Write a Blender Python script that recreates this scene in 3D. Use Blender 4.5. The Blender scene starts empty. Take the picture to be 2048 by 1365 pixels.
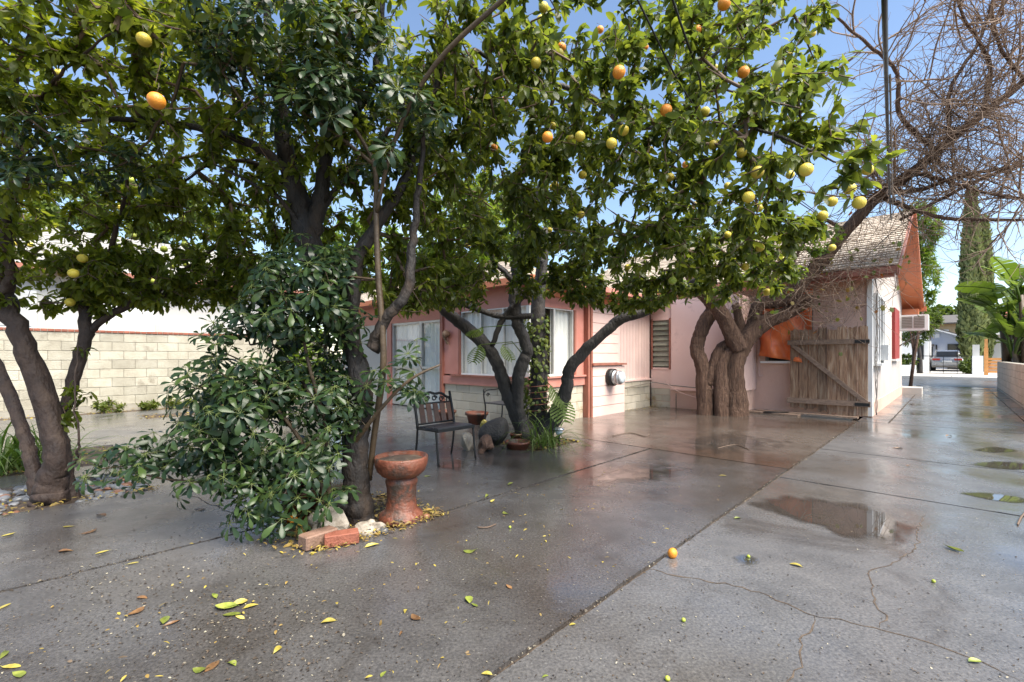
import bpy, bmesh, math, random
import numpy as np
from mathutils import Vector, Matrix
random.seed(7); RNG = np.random.default_rng(11)
S = bpy.context.scene; COL = S.collection
# ------------------------------------------------------------------ camera, sky, sun, exposure
F = 920.0; HZ = 713.0; CX = 1024.0; EYE = 1.25          # focal length / horizon in photo pixels, eye height
cam = bpy.data.cameras.new('camera'); cam.sensor_width = 36; cam.lens = F/2048*36
cam.shift_y = (HZ-682.5)/2048; cam.clip_start = .05; cam.clip_end = 2000
co = bpy.data.objects.new('camera', cam); COL.objects.link(co)
co.location = (0, 0, EYE); co.rotation_euler = (math.radians(90), 0, 0); S.camera = co
DX, DY = .691, .723                                     # driveway direction
def W(u, v, z=0.0): return Vector((u*DX - v*DY, u*DY + v*DX, z))
SUN_EL = 56; sh = W(.02, -1.0); SUN_AZ = math.atan2(sh.x, sh.y)
w = bpy.data.worlds.new('World'); S.world = w; w.use_nodes = True
nt = w.node_tree; bg = nt.nodes['Background']
sky = nt.nodes.new('ShaderNodeTexSky'); sky.sky_type = 'NISHITA'; sky.sun_disc = False
sky.sun_elevation = math.radians(SUN_EL); sky.sun_rotation = SUN_AZ; sky.air_density = 1.0; sky.dust_density = .4; sky.ozone_density = .8
tcw = nt.nodes.new('ShaderNodeTexCoord'); mpw = nt.nodes.new('ShaderNodeMapping'); mpw.inputs['Scale'].default_value = (1, 1, 2.4)
nzw = nt.nodes.new('ShaderNodeTexNoise'); nzw.inputs['Scale'].default_value = 1.7; nzw.inputs['Detail'].default_value = 7
rpw = nt.nodes.new('ShaderNodeValToRGB'); rpw.color_ramp.elements[0].position = .66; rpw.color_ramp.elements[1].position = 1.0
rpw.color_ramp.elements[0].color = (0, 0, 0, 1); rpw.color_ramp.elements[1].color = (.75, .75, .75, 1)
mxw = nt.nodes.new('ShaderNodeMix'); mxw.data_type = 'RGBA'; mxw.inputs['B'].default_value = (9.5, 9.8, 10.4, 1)
nt.links.new(tcw.outputs['Generated'], mpw.inputs[0]); nt.links.new(mpw.outputs[0], nzw.inputs['Vector'])
nt.links.new(nzw.outputs['Fac'], rpw.inputs[0]); nt.links.new(rpw.outputs[0], mxw.inputs['Factor'])
nt.links.new(sky.outputs[0], mxw.inputs['A']); nt.links.new(mxw.outputs['Result'], bg.inputs[0])
bg.inputs[1].default_value = .10
sl = bpy.data.lights.new('sun', 'SUN'); sl.energy = 4.5; sl.angle = math.radians(48); sl.color = (1, .93, .82)
so = bpy.data.objects.new('sun', sl); COL.objects.link(so); so.location = (0, 0, 30)
e = math.radians(SUN_EL); sv = Vector((math.sin(SUN_AZ)*math.cos(e), math.cos(SUN_AZ)*math.cos(e), math.sin(e)))
so.rotation_euler = sv.to_track_quat('Z', 'Y').to_euler()
S.view_settings.view_transform = 'Standard'; S.view_settings.look = 'None'; S.view_settings.gamma = 1; S.view_settings.use_curve_mapping = False
S.view_settings.exposure = 1.45
try: S.view_settings.use_white_balance = True; S.view_settings.white_balance_temperature = 6550; S.view_settings.white_balance_tint = 10
except Exception: pass
S.render.resolution_x = 1024; S.render.resolution_y = 682
S.render.engine = 'CYCLES'
try:
    S.cycles.max_bounces = 6; S.cycles.diffuse_bounces = 4; S.cycles.glossy_bounces = 3; S.cycles.transparent_max_bounces = 10; S.cycles.caustics_reflective = False; S.cycles.caustics_refractive = False
    S.cycles.use_denoising = True
except Exception: pass

# ------------------------------------------------------------------ helpers
def PT(px, py, Y): return Vector(((px-CX)/F*Y, Y, EYE + (HZ-py)/F*Y))
def G(px, py, z=0.0):
    Y = F*(EYE-z)/(py-HZ); return Vector(((px-CX)/F*Y, Y, z))
WO = {}
def link(name, data, parent=None, at=None):
    """data in world coordinates unless `at` gives an own position"""
    o = bpy.data.objects.new(name, data); COL.objects.link(o)
    p = Vector(at) if at is not None else Vector((0, 0, 0))
    if parent: o.parent = parent; o.location = p - WO[parent]
    else: o.location = p
    WO[o] = p
    return o
def thing(name, label, cat, loc, group=None):
    o = link(name, None, None, loc); o.empty_display_size = .1
    return tag(o, label, cat, group)
def tag(o, label=None, cat=None, group=None, kind=None):
    if label: o['label'] = label
    if cat: o['category'] = cat
    if group: o['group'] = group
    if kind: o['kind'] = kind
    return o
class MB:
    def __init__(s): s.v = []; s.f = []; s.sm = []
    def add(s, vs, fs, smooth=False):
        n = len(s.v); s.v += [tuple(x) for x in vs]
        for f in fs: s.f.append(tuple(i+n for i in f)); s.sm.append(smooth)
        return s
    def frame(s, o, ax, ay, az):
        """box from corner o along three vectors"""
        o = Vector(o); ax = Vector(ax); ay = Vector(ay); az = Vector(az)
        vs = [o, o+ax, o+ax+ay, o+ay]; vs += [p+az for p in vs]
        fs = [(0, 3, 2, 1), (4, 5, 6, 7), (0, 1, 5, 4), (1, 2, 6, 5), (2, 3, 7, 6), (3, 0, 4, 7)]
        if ax.cross(ay).dot(az) < 0: fs = [f[::-1] for f in fs]
        return s.add(vs, fs)
    def uv(s, u0, u1, v0, v1, z0, z1):
        return s.frame(W(u0, v0, z0), W(u1-u0, 0), W(0, v1-v0), (0, 0, z1-z0))
    def tube(s, path, rad, n=8, cap=True, bump=0.0, seed=0, ridge=0.0):
        path = [Vector(p) for p in path]
        if not hasattr(rad, '__len__'): rad = [rad]*len(path)
        rr = random.Random(seed); ph = [rr.uniform(0, 6.28) for _ in range(4)]
        t0 = (path[1]-path[0]).normalized(); ref = Vector((0, 0, 1)) if abs(t0.z) < .9 else Vector((1, 0, 0))
        a = t0.cross(ref).normalized(); base = len(s.v); L = 0
        for i, p in enumerate(path):
            t = (path[min(i+1, len(path)-1)]-path[max(i-1, 0)])
            t = t.normalized() if t.length > 1e-9 else t0
            a = (a - t*a.dot(t)).normalized(); b = t.cross(a)
            if i: L += (p-path[i-1]).length
            for k in range(n):
                th = 2*math.pi*k/n
                r = rad[i]
                if bump: r *= 1 + bump*(math.sin(3*th+ph[0]+L*4)*.5 + math.sin(2*th+ph[1]-L*7)*.5 + math.sin(5*th+ph[2]+L*2.3)*.35 + math.sin(L*11+ph[3]+th)*.16)
                if ridge: r *= 1 + ridge*(abs(math.sin(th*4.5+ph[0]+.9*math.sin(L*5+ph[1])))+.6*abs(math.sin(th*8+ph[2]-1.2*math.sin(L*8)))-.9) + rr.gauss(0, ridge*.22)
                q = p + (a*math.cos(th)+b*math.sin(th))*r
                s.v.append((q.x, q.y, q.z))
        for i in range(len(path)-1):
            for k in range(n):
                k2 = (k+1) % n
                s.f.append((base+i*n+k, base+i*n+k2, base+(i+1)*n+k2, base+(i+1)*n+k)); s.sm.append(True)
        if cap:
            s.f.append(tuple(base+k for k in range(n))[::-1]); s.sm.append(False)
            m = base+(len(path)-1)*n; s.f.append(tuple(m+k for k in range(n))); s.sm.append(False)
        return s
    def lathe(s, c, prof, n=24, axis=None, smooth=True, wob=0.0):
        c = Vector(c); az = Vector(axis).normalized() if axis is not None else Vector((0, 0, 1))
        ax = az.orthogonal().normalized(); ay = az.cross(ax); b = len(s.v)
        for r, z in prof:
            for k in range(n):
                th = 2*math.pi*k/n; q = r*(1+wob*math.sin(3*th+z*9)+wob*.6*math.sin(7*th+z*23))
                p = c+ax*(q*math.cos(th))+ay*(q*math.sin(th))+az*z; s.v.append((p.x, p.y, p.z))
        for i in range(len(prof)-1):
            for k in range(n):
                k2 = (k+1) % n; s.f.append((b+i*n+k, b+i*n+k2, b+(i+1)*n+k2, b+(i+1)*n+k)); s.sm.append(smooth)
        if prof[0][0] > 1e-4: s.f.append(tuple(b+k for k in range(n))[::-1]); s.sm.append(False)
        if prof[-1][0] > 1e-4: m = b+(len(prof)-1)*n; s.f.append(tuple(m+k for k in range(n))); s.sm.append(False)
        return s
    def mesh(s, name, m=None):
        me = bpy.data.meshes.new(name); me.from_pydata(s.v, [], s.f)
        me.polygons.foreach_set('use_smooth', s.sm)
        if m: me.materials.append(m)
        me.update(); return me
    def build(s, name, m, parent=None): return link(name, s.mesh(name, m), parent)
def tri_mesh(name, V, T, m, smooth=True):
    me = bpy.data.meshes.new(name); V = np.ascontiguousarray(V, np.float32); T = np.ascontiguousarray(T, np.int32)
    me.vertices.add(len(V)); me.vertices.foreach_set('co', V.ravel())
    me.loops.add(T.size); me.loops.foreach_set('vertex_index', T.ravel())
    me.polygons.add(len(T)); me.polygons.foreach_set('loop_start', np.arange(0, T.size, 3, dtype=np.int32))
    me.polygons.foreach_set('loop_total', np.full(len(T), 3, np.int32))
    me.polygons.foreach_set('use_smooth', np.full(len(T), smooth, bool))
    me.materials.append(m); me.update(calc_edges=True); me.validate(); return me
def spline(pts, sub=4):
    """Catmull-Rom through tuples of any length"""
    P = [np.array(p, float) for p in pts]; out = []
    for i in range(len(P)-1):
        a, b, c, d = P[max(i-1, 0)], P[i], P[i+1], P[min(i+2, len(P)-1)]
        for k in range(sub):
            t = k/sub; out.append(.5*((2*b)+(c-a)*t+(2*a-5*b+4*c-d)*t*t+(3*b-a-3*c+d)*t**3))
    out.append(P[-1]); return out
def chamfer_box(name, sx, sy, sz, b, m):
    bm = bmesh.new(); bmesh.ops.create_cube(bm, size=1)
    for v in bm.verts: v.co = Vector((v.co.x*sx, v.co.y*sy, v.co.z*sz))
    bmesh.ops.bevel(bm, geom=bm.edges[:], offset=b, segments=1, affect='EDGES')
    me = bpy.data.meshes.new(name); bm.to_mesh(me); bm.free(); me.materials.append(m); return me
def rock_mesh(name, m, sub=2, amp=.15, seed=0, flat=1.0, smooth=True):
    bm = bmesh.new(); bmesh.ops.create_icosphere(bm, subdivisions=sub, radius=1); r = random.Random(seed)
    dirs = [(Vector((r.gauss(0, 1), r.gauss(0, 1), r.gauss(0, 1))).normalized(), r.uniform(1.5, 5), r.uniform(0, 6)) for _ in range(7)]
    for v in bm.verts:
        n = v.co.normalized(); d = 1+sum(math.sin(n.dot(a)*f+p) for a, f, p in dirs)*amp/3
        v.co = Vector((n.x*d, n.y*d, n.z*d*flat))
    me = bpy.data.meshes.new(name); bm.to_mesh(me); bm.free(); me.materials.append(m)
    me.polygons.foreach_set('use_smooth', [smooth]*len(me.polygons)); return me

# ------------------------------------------------------------------ materials
def nodes(name):
    m = bpy.data.materials.new(name); m.use_nodes = True; t = m.node_tree
    return m, t, t.nodes['Principled BSDF']
def N(t, kind, **kw):
    n = t.nodes.new('ShaderNode'+kind)
    for k, v in kw.items():
        if k in n.inputs: n.inputs[k].default_value = v
        else: setattr(n, k, v)
    return n
def ramp(t, fac, cols, pos=None):
    r = t.nodes.new('ShaderNodeValToRGB'); el = r.color_ramp.elements
    while len(el) < len(cols): el.new(.5)
    for i, c in enumerate(cols):
        el[i].position = pos[i] if pos else .3+.4*i/max(1, len(cols)-1); el[i].color = (*c, 1) if len(c) == 3 else c
    t.links.new(fac, r.inputs[0]); return r
def mat(name, cols, scale=4.0, rough=(.5, .75), bump=0.0, bscale=60.0, bdist=.02, var=0.0, metal=0.0, stretch=(1, 1, 1), detail=6, stain=None, spec=.5, rot=0.0, pos=None):
    m, t, p = nodes(name); L = t.links.new
    g = N(t, 'NewGeometry'); mp = N(t, 'Mapping'); mp.inputs['Scale'].default_value = stretch; mp.inputs['Rotation'].default_value = (0, 0, rot)
    oi = N(t, 'ObjectInfo')
    L(g.outputs['Position'], mp.inputs[0])
    nz = N(t, 'TexNoise', Scale=scale, Detail=detail, Roughness=.6); L(mp.outputs[0], nz.inputs['Vector'])
    r = ramp(t, nz.outputs['Fac'], cols, pos); c = r.outputs[0]
    if stain:   # (colour, scale, threshold): dirt patches of their own shape
        n2 = N(t, 'TexNoise', Scale=stain[1], Detail=8.0, Roughness=.65); L(mp.outputs[0], n2.inputs['Vector'])
        r2 = ramp(t, n2.outputs['Fac'], [(0, 0, 0), (1, 1, 1)], [stain[2], stain[2]+.12])
        mx = N(t, 'Mix', data_type='RGBA'); L(r2.outputs[0], mx.inputs['Factor']); L(c, mx.inputs['A']); mx.inputs['B'].default_value = (*stain[0], 1); c = mx.outputs['Result']
    if var:
        mr = N(t, 'MapRange'); mr.inputs[3].default_value = 1-var; mr.inputs[4].default_value = 1+var; L(oi.outputs['Random'], mr.inputs[0])
        h = N(t, 'HueSaturation'); L(mr.outputs[0], h.inputs['Value']); L(c, h.inputs['Color']); c = h.outputs[0]
    L(c, p.inputs['Base Color'])
    mr2 = N(t, 'MapRange'); mr2.inputs[1].default_value = .3; mr2.inputs[2].default_value = .7; mr2.inputs[3].default_value = rough[0]; mr2.inputs[4].default_value = rough[1]
    L(nz.outputs['Fac'], mr2.inputs[0]); L(mr2.outputs[0], p.inputs['Roughness'])
    p.inputs['Metallic'].default_value = metal; p.inputs['Specular IOR Level'].default_value = spec
    if bump:
        n3 = N(t, 'TexNoise', Scale=bscale, Detail=5.0); L(mp.outputs[0], n3.inputs['Vector'])
        b = N(t, 'Bump', Strength=bump, Distance=bdist); L(n3.outputs['Fac'], b.inputs['Height']); L(b.outputs[0], p.inputs['Normal'])
    return m
def leaf_mat(name, cols, trans=.35, rough=.32, tcol=1.5):
    m, t, p = nodes(name); L = t.links.new
    g = N(t, 'NewGeometry'); oi = N(t, 'ObjectInfo')
    ad = N(t, 'Math', operation='ADD'); L(g.outputs['Random Per Island'], ad.inputs[0]); L(oi.outputs['Random'], ad.inputs[1])
    fr = N(t, 'Math', operation='FRACT'); L(ad.outputs[0], fr.inputs[0])
    r = ramp(t, fr.outputs[0], cols, [i/(len(cols)-1) for i in range(len(cols))]); L(r.outputs[0], p.inputs['Base Color'])
    p.inputs['Roughness'].default_value = rough; p.inputs['Specular IOR Level'].default_value = .38
    h = N(t, 'HueSaturation', Hue=.487, Saturation=1.12, Value=tcol); L(r.outputs[0], h.inputs['Color'])
    tr = N(t, 'BsdfTranslucent'); L(h.outputs[0], tr.inputs[0])
    ms = N(t, 'MixShader'); ms.inputs[0].default_value = trans; L(p.outputs[0], ms.inputs[1]); L(tr.outputs[0], ms.inputs[2])
    L(ms.outputs[0], t.nodes['Material Output'].inputs[0]); return m
def glass_mat(name, tint=(.97, .97, .96)):
    m, t, p = nodes(name); L = t.links.new
    tr = N(t, 'BsdfTransparent'); tr.inputs[0].default_value = (*tint, 1)
    gl = N(t, 'BsdfGlossy'); gl.inputs['Roughness'].default_value = .03
    lw_ = N(t, 'LayerWeight', Blend=.5); pw = N(t, 'Math', operation='POWER'); L(lw_.outputs['Facing'], pw.inputs[0]); pw.inputs[1].default_value = 4
    fr = N(t, 'Math', operation='MULTIPLY_ADD'); L(pw.outputs[0], fr.inputs[0]); fr.inputs[1].default_value = .8; fr.inputs[2].default_value = .04
    ms = N(t, 'MixShader'); L(fr.outputs[0], ms.inputs[0]); L(tr.outputs[0], ms.inputs[1]); L(gl.outputs[0], ms.inputs[2])
    L(ms.outputs[0], t.nodes['Material Output'].inputs[0]); return m
def concrete_mat(name, c_dry, c_wet, c_brown, wet=.5):
    """rain-wet concrete: patches of film water (low roughness) and of open grain, in world coordinates"""
    m, t, p = nodes(name); L = t.links.new
    g = N(t, 'NewGeometry')
    big = N(t, 'TexNoise', Scale=.55, Detail=5.0, Roughness=.55, Distortion=.3); L(g.outputs['Position'], big.inputs['Vector'])
    mid = N(t, 'TexNoise', Scale=2.3, Detail=7.0, Roughness=.6); L(g.outputs['Position'], mid.inputs['Vector'])
    fine = N(t, 'TexNoise', Scale=70.0, Detail=4.0, Roughness=.7); L(g.outputs['Position'], fine.inputs['Vector'])
    gr = N(t, 'TexVoronoi', Scale=150.0); L(g.outputs['Position'], gr.inputs['Vector'])
    c1 = ramp(t, mid.outputs['Fac'], [c_wet, c_dry, c_wet], [.3, .55, .75])
    br = ramp(t, big.outputs['Fac'], [(0, 0, 0), (1, 1, 1)], [.45, .66])
    mx = N(t, 'Mix', data_type='RGBA'); L(br.outputs[0], mx.inputs['Factor']); L(c1.outputs[0], mx.inputs['A']); mx.inputs['B'].default_value = (*c_brown, 1)
    sp = ramp(t, fine.outputs['Fac'], [(.55, .54, .53), (1, 1, 1), (1.55, 1.52, 1.45)], [.30, .5, .70])
    m2 = N(t, 'Mix', data_type='RGBA', blend_type='MULTIPLY'); m2.inputs['Factor'].default_value = 1; L(mx.outputs['Result'], m2.inputs['A']); L(sp.outputs[0], m2.inputs['B'])
    stn = N(t, 'TexNoise', Scale=1.1, Detail=9.0, Roughness=.68, Distortion=.8); L(g.outputs['Position'], stn.inputs['Vector'])
    sr = ramp(t, stn.outputs['Fac'], [(.62, .58, .54), (1, 1, 1), (1, 1, 1), (1.32, 1.3, 1.27)], [.33, .46, .58, .72])
    m2b = N(t, 'Mix', data_type='RGBA', blend_type='MULTIPLY'); m2b.inputs['Factor'].default_value = 1; L(m2.outputs['Result'], m2b.inputs['A']); L(sr.outputs[0], m2b.inputs['B']); m2 = m2b
    ag = ramp(t, gr.outputs['Color'], [(0, 0, 0), (0, 0, 0), (.55, .55, .55)], [0, .9, .97])
    m3 = N(t, 'Mix', data_type='RGBA'); L(ag.outputs[0], m3.inputs['Factor']); L(m2.outputs['Result'], m3.inputs['A']); m3.inputs['B'].default_value = (.20, .195, .185, 1)
    L(m3.outputs['Result'], p.inputs['Base Color'])
    ad = N(t, 'Math', operation='MULTIPLY_ADD'); L(big.outputs['Fac'], ad.inputs[0]); ad.inputs[1].default_value = .65; 
    mm = N(t, 'Math', operation='MULTIPLY'); L(mid.outputs['Fac'], mm.inputs[0]); mm.inputs[1].default_value = .35; L(mm.outputs[0], ad.inputs[2])
    ro = N(t, 'MapRange'); ro.inputs[1].default_value = .38; ro.inputs[2].default_value = .62; ro.inputs[3].default_value = .44-.14*wet; ro.inputs[4].default_value = .07; L(ad.outputs[0], ro.inputs[0])
    L(ro.outputs[0], p.inputs['Roughness']); p.inputs['Specular IOR Level'].default_value = .85
    bs = N(t, 'MapRange'); bs.inputs[1].default_value = .4; bs.inputs[2].default_value = .6; bs.inputs[3].default_value = .22; bs.inputs[4].default_value = .04; L(ad.outputs[0], bs.inputs[0])
    b = N(t, 'Bump', Distance=.006); L(bs.outputs[0], b.inputs['Strength']); L(fine.outputs['Fac'], b.inputs['Height'])
    b2 = N(t, 'Bump', Distance=.03, Strength=.10); L(mid.outputs['Fac'], b2.inputs['Height']); L(b.outputs[0], b2.inputs['Normal']); L(b2.outputs[0], p.inputs['Normal'])
    return m
M = {}
M['concrete'] = concrete_mat('wet_concrete', (.082, .079, .079), (.050, .048, .048), (.044, .036, .030))
M['concrete_drive'] = concrete_mat('wet_driveway', (.108, .106, .107), (.069, .068, .069), (.075, .068, .062), .6)
M['concrete_brown'] = concrete_mat('brown_stained_concrete', (.095, .080, .069), (.064, .051, .042), (.054, .037, .028), .9)
M['concrete_dry'] = mat('pale_dry_concrete', [(.42, .40, .37), (.52, .50, .47)], 2, (.75, .9), .2, 80)
M['soil'] = mat('wet_soil', [(.03, .022, .016), (.07, .05, .035), (.11, .08, .055)], 14, (.5, .9), .8, 40)
M['dirt'] = mat('dirt_ground', [(.10, .08, .06), (.16, .13, .10)], 1.5, (.8, .95), .5, 20)
M['asphalt'] = mat('wet_asphalt', [(.05, .052, .056), (.085, .087, .09)], .8, (.22, .45), .2, 120)
M['block'] = mat('cream_concrete_block', [(.29, .265, .205), (.37, .345, .275), (.44, .415, .345)], 3, (.8, .95), .6, 45, var=.13, stain=((.19, .165, .12), 1.5, .55))
M['mortar'] = mat('grey_mortar', [(.24, .22, .18), (.33, .31, .26)], 8, (.85, .95), .3, 60)
M['block_tan'] = mat('tan_concrete_block', [(.36, .29, .23), (.46, .38, .31)], 3, (.8, .95), .4, 45, var=.08, stain=((.25, .22, .19), 1.4, .62))
M['block_base'] = mat('stained_yellow_block', [(.43, .38, .29), (.52, .47, .38)], 3, (.7, .9), .4, 45, var=.09, stain=((.30, .20, .10), 1.6, .58))
M['brick'] = mat('red_brick', [(.20, .062, .036), (.30, .10, .06)], 12, (.6, .85), .5, 70, var=.18, stain=((.12, .07, .05), 9, .62))
M['brick_brown'] = mat('muddy_brick', [(.16, .10, .07), (.24, .14, .10)], 9, (.5, .8), .4, 70)
M['pink'] = mat('pink_wall_paint', [(.70, .50, .455), (.75, .56, .51)], 1.2, (.55, .75), .15, 30, stain=((.46, .30, .28), 1.1, .62))
M['pink_siding'] = mat('pink_siding_paint', [(.68, .48, .43), (.73, .54, .48)], 2.5, (.5, .7), .2, 50, var=.05, stain=((.34, .22, .19), 5, .68))
M['peach'] = mat('peach_stucco', [(.60, .40, .32), (.67, .46, .375)], 1.5, (.7, .9), .5, 70, stain=((.36, .22, .16), 1.7, .6))
M['salmon'] = mat('salmon_trim_paint', [(.44, .175, .135), (.52, .225, .18)], 4, (.45, .65), .2, 40, var=.05, stain=((.22, .08, .05), 6, .68))
M['rust_trim'] = mat('weathered_red_trim', [(.20, .075, .05), (.34, .13, .09)], 9, (.5, .75), .4, 40, stretch=(1, 1, .3))
M['orange_trim'] = mat('orange_eave_paint', [(.50, .15, .06), (.60, .21, .10)], 3, (.45, .6), .15, 30, var=.06)
M['white_wall'] = mat('white_stucco', [(.44, .39, .355), (.51, .46, .425)], 1.4, (.75, .9), .35, 80, stain=((.62, .48, .44), 1.0, .63))
M['neighbour_white'] = mat('neighbour_white_stucco', [(.50, .49, .455), (.57, .56, .53)], 1, (.8, .9), .3, 70, stain=((.43, .41, .37), .9, .56))
M['white'] = mat('white_paint', [(.74, .74, .72), (.80, .80, .79)], 6, (.35, .55))
M['shingle'] = mat('beige_roof_shingles', [(.42, .36, .29), (.54, .47, .39), (.46, .38, .31)], 22, (.8, .95), .4, 60, stretch=(1, 1, 1))
M['shingle_grey'] = mat('grey_roof_shingles', [(.26, .25, .235), (.36, .35, .33)], 18, (.8, .95), .3, 60)
M['dark_roof'] = mat('dark_roof', [(.07, .065, .06), (.11, .10, .095)], 6, (.8, .95), .3, 40)
M['wood_gate'] = mat('weathered_gate_wood', [(.11, .058, .034), (.25, .15, .09), (.38, .29, .21)], 4, (.65, .9), .8, 14, var=.35, stretch=(7, 7, .6), pos=[.34, .5, .68])
M['wood_rail'] = mat('weathered_rail_wood', [(.13, .085, .06), (.27, .19, .14)], 6, (.65, .9), .6, 20, var=.1, stretch=(2, 2, 5))
M['wood_slat'] = mat('bench_slat_wood', [(.06, .028, .017), (.13, .058, .034)], 8, (.35, .6), .3, 30, var=.2)
M['slat_grey'] = mat('grey_bench_slat', [(.035, .035, .04), (.065, .065, .072)], 8, (.25, .45), .2, 30, var=.1)
M['iron'] = mat('black_cast_iron', [(.010, .010, .011), (.02, .019, .019)], 20, (.3, .5), .3, 60, metal=.3)
M['terracotta'] = mat('wet_terracotta', [(.085, .027, .014), (.165, .052, .028), (.14, .072, .047)], 7, (.35, .65), .5, 40, stain=((.045, .033, .026), 6, .50))
M['tarp'] = mat('orange_tarp', [(.66, .14, .04), (.74, .20, .06)], 3, (.35, .5), .15, 8)
M['red_panel'] = mat('dark_red_paint', [(.22, .018, .016), (.27, .026, .022)], 3, (.45, .6))
M['steel'] = mat('galvanised_steel', [(.35, .36, .37), (.50, .51, .52)], 15, (.25, .45), .1, 40, metal=.8)
M['dark_glass'] = mat('dark_window', [(.02, .022, .025), (.04, .042, .045)], 2, (.04, .08))
M['meter_face'] = mat('meter_face', [(.45, .50, .53), (.58, .63, .66)], 20, (.08, .15))
M['louvre'] = mat('louvre_glass', [(.16, .17, .13), (.24, .25, .20)], 6, (.08, .2), var=.2)
M['curtain'] = mat('sheer_curtain', [(.80, .82, .81), (.86, .87, .86)], 2, (.8, .95))
M['room'] = mat('unlit_room_dark', [(.05, .05, .05), (.07, .07, .068)], 1, (.9, .95))  # near-black colour paints in the shade of the unlit rooms behind the glass
M['alu'] = mat('window_frame_metal', [(.50, .50, .48), (.60, .60, .58)], 8, (.35, .5), metal=.3)
M['glass'] = glass_mat('window_glass')
M['grille'] = mat('vent_grille', [(.17, .15, .13), (.24, .21, .18)], 10, (.5, .7))
M['cable'] = mat('black_cable', [(.012, .012, .014), (.02, .02, .022)], 10, (.35, .5))
M['bark_a'] = mat('smooth_brown_bark', [(.022, .013, .010), (.042, .026, .020), (.085, .058, .044)], 9, (.6, .85), .9, 30, stretch=(1, 1, .6))
M['bark_b'] = mat('wet_black_bark', [(.007, .0055, .005), (.014, .0105, .009), (.040, .026, .017)], 9, (.6, .85), 1.0, 34, stretch=(1, 1, .5))
M['bark_c'] = mat('dark_grey_bark', [(.014, .012, .012), (.028, .024, .022), (.055, .048, .043)], 9, (.6, .85), 1.0, 34, stretch=(1, 1, .5))
M['bark_d'] = mat('fissured_red_bark', [(.050, .024, .014), (.125, .066, .040), (.22, .13, .085)], 7, (.7, .9), 1.0, 16, bdist=.09, stretch=(5, 5, .45), pos=[.3, .48, .68])
M['bark_stem'] = mat('olive_brown_stem', [(.045, .030, .017), (.09, .06, .032)], 8, (.45, .65), .3, 30)
M['twig'] = mat('bare_twig', [(.085, .055, .038), (.15, .10, .07)], 5, (.7, .9))
M['vine'] = mat('bare_vine', [(.17, .115, .078), (.29, .205, .15)], 4, (.75, .9))
M['rock'] = mat('pale_rock', [(.20, .17, .13), (.34, .30, .25), (.14, .11, .08)], 9, (.6, .85), .8, 25)
M['dark_rock'] = mat('dark_lava_rock', [(.018, .016, .015), (.05, .044, .04)], 14, (.5, .8), 1.0, 45)
M['pebble'] = mat('river_pebble', [(.10, .105, .11), (.19, .19, .195)], 5, (.22, .45), .1, 60, var=.45)
M['pebble_rust'] = mat('rusty_pebble', [(.20, .08, .04), (.26, .14, .09)], 8, (.3, .5), .1, 60, var=.2)
M['log'] = mat('rotten_log', [(.08, .04, .025), (.18, .10, .065)], 16, (.7, .9), 1.0, 40)
M['leaf_a'] = leaf_mat('citrus_leaf_left', [(.065, .090, .014), (.10, .135, .020), (.14, .18, .028), (.19, .215, .04), (.08, .11, .018)], .58, .34, 1.9)
M['leaf_b'] = leaf_mat('citrus_leaf_centre', [(.058, .085, .016), (.09, .125, .020), (.125, .165, .028), (.17, .20, .04), (.07, .10, .018)], .57, .34, 1.9)
M['leaf_c'] = leaf_mat('citrus_leaf_right', [(.048, .075, .020), (.076, .11, .024), (.11, .145, .027), (.155, .185, .035), (.06, .09, .02)], .56, .31, 1.9)
M['leaf_bright'] = leaf_mat('sunlit_leaf', [(.09, .15, .02), (.12, .19, .03), (.15, .21, .04)], .45, .4, 1.6)
M['leaf_sch'] = leaf_mat('umbrella_plant_leaf', [(.015, .033, .016), (.023, .046, .019), (.031, .058, .020), (.055, .092, .022)], .28, .30)
M['leaf_grass'] = leaf_mat('strappy_leaf', [(.06, .11, .02), (.10, .17, .03), (.16, .21, .07)], .35, .4)
M['leaf_banana'] = leaf_mat('paddle_leaf', [(.085, .14, .025), (.11, .17, .035), (.14, .20, .05)], .42, .5)
M['leaf_ivy'] = leaf_mat('ivy_leaf', [(.06, .09, .015), (.10, .14, .025), (.17, .19, .04)], .35, .4)
M['leaf_far'] = leaf_mat('far_foliage', [(.04, .07, .015), (.07, .11, .02), (.11, .155, .03)], .35, .5)
M['leaf_cyp'] = leaf_mat('cypress_foliage', [(.13, .16, .055), (.16, .19, .07), (.19, .22, .09)], .3, .7)
M['leaf_dry'] = leaf_mat('dry_vine_leaf', [(.35, .12, .03), (.20, .15, .03), (.10, .15, .03), (.30, .22, .04)], .4, .5)
M['fall_yellow'] = mat('fallen_yellow_leaf', [(.20, .15, .03), (.36, .30, .06), (.42, .37, .14)], 22, (.3, .5), var=.25, stain=((.14, .08, .03), 30, .6))
M['fall_green'] = mat('fallen_green_leaf', [(.07, .10, .02), (.17, .20, .035), (.26, .27, .06)], 22, (.3, .5), var=.3, stain=((.12, .09, .03), 30, .62))
M['fall_brown'] = mat('fallen_brown_leaf', [(.10, .05, .025), (.22, .12, .05)], 30, (.35, .55), var=.3)
M['litter'] = leaf_mat('leaf_litter', [(.09, .055, .03), (.30, .20, .05), (.16, .12, .05), (.42, .33, .06), (.07, .05, .035)], .1, .5)
M['crumb'] = leaf_mat('ground_crumbs', [(.02, .015, .012), (.03, .022, .017), (.05, .037, .027), (.06, .045, .03), (.035, .026, .02), (.10, .07, .045), (.33, .30, .22), (.05, .037, .027)], 0, .6)
M['orange'] = mat('ripe_orange_peel', [(.68, .22, .02), (.76, .30, .03)], 30, (.35, .5), .25, 160, var=.06)
M['yellow'] = mat('yellow_citrus_peel', [(.52, .42, .04), (.62, .48, .06), (.46, .42, .06)], 14, (.35, .5), .25, 160, var=.14)
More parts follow.
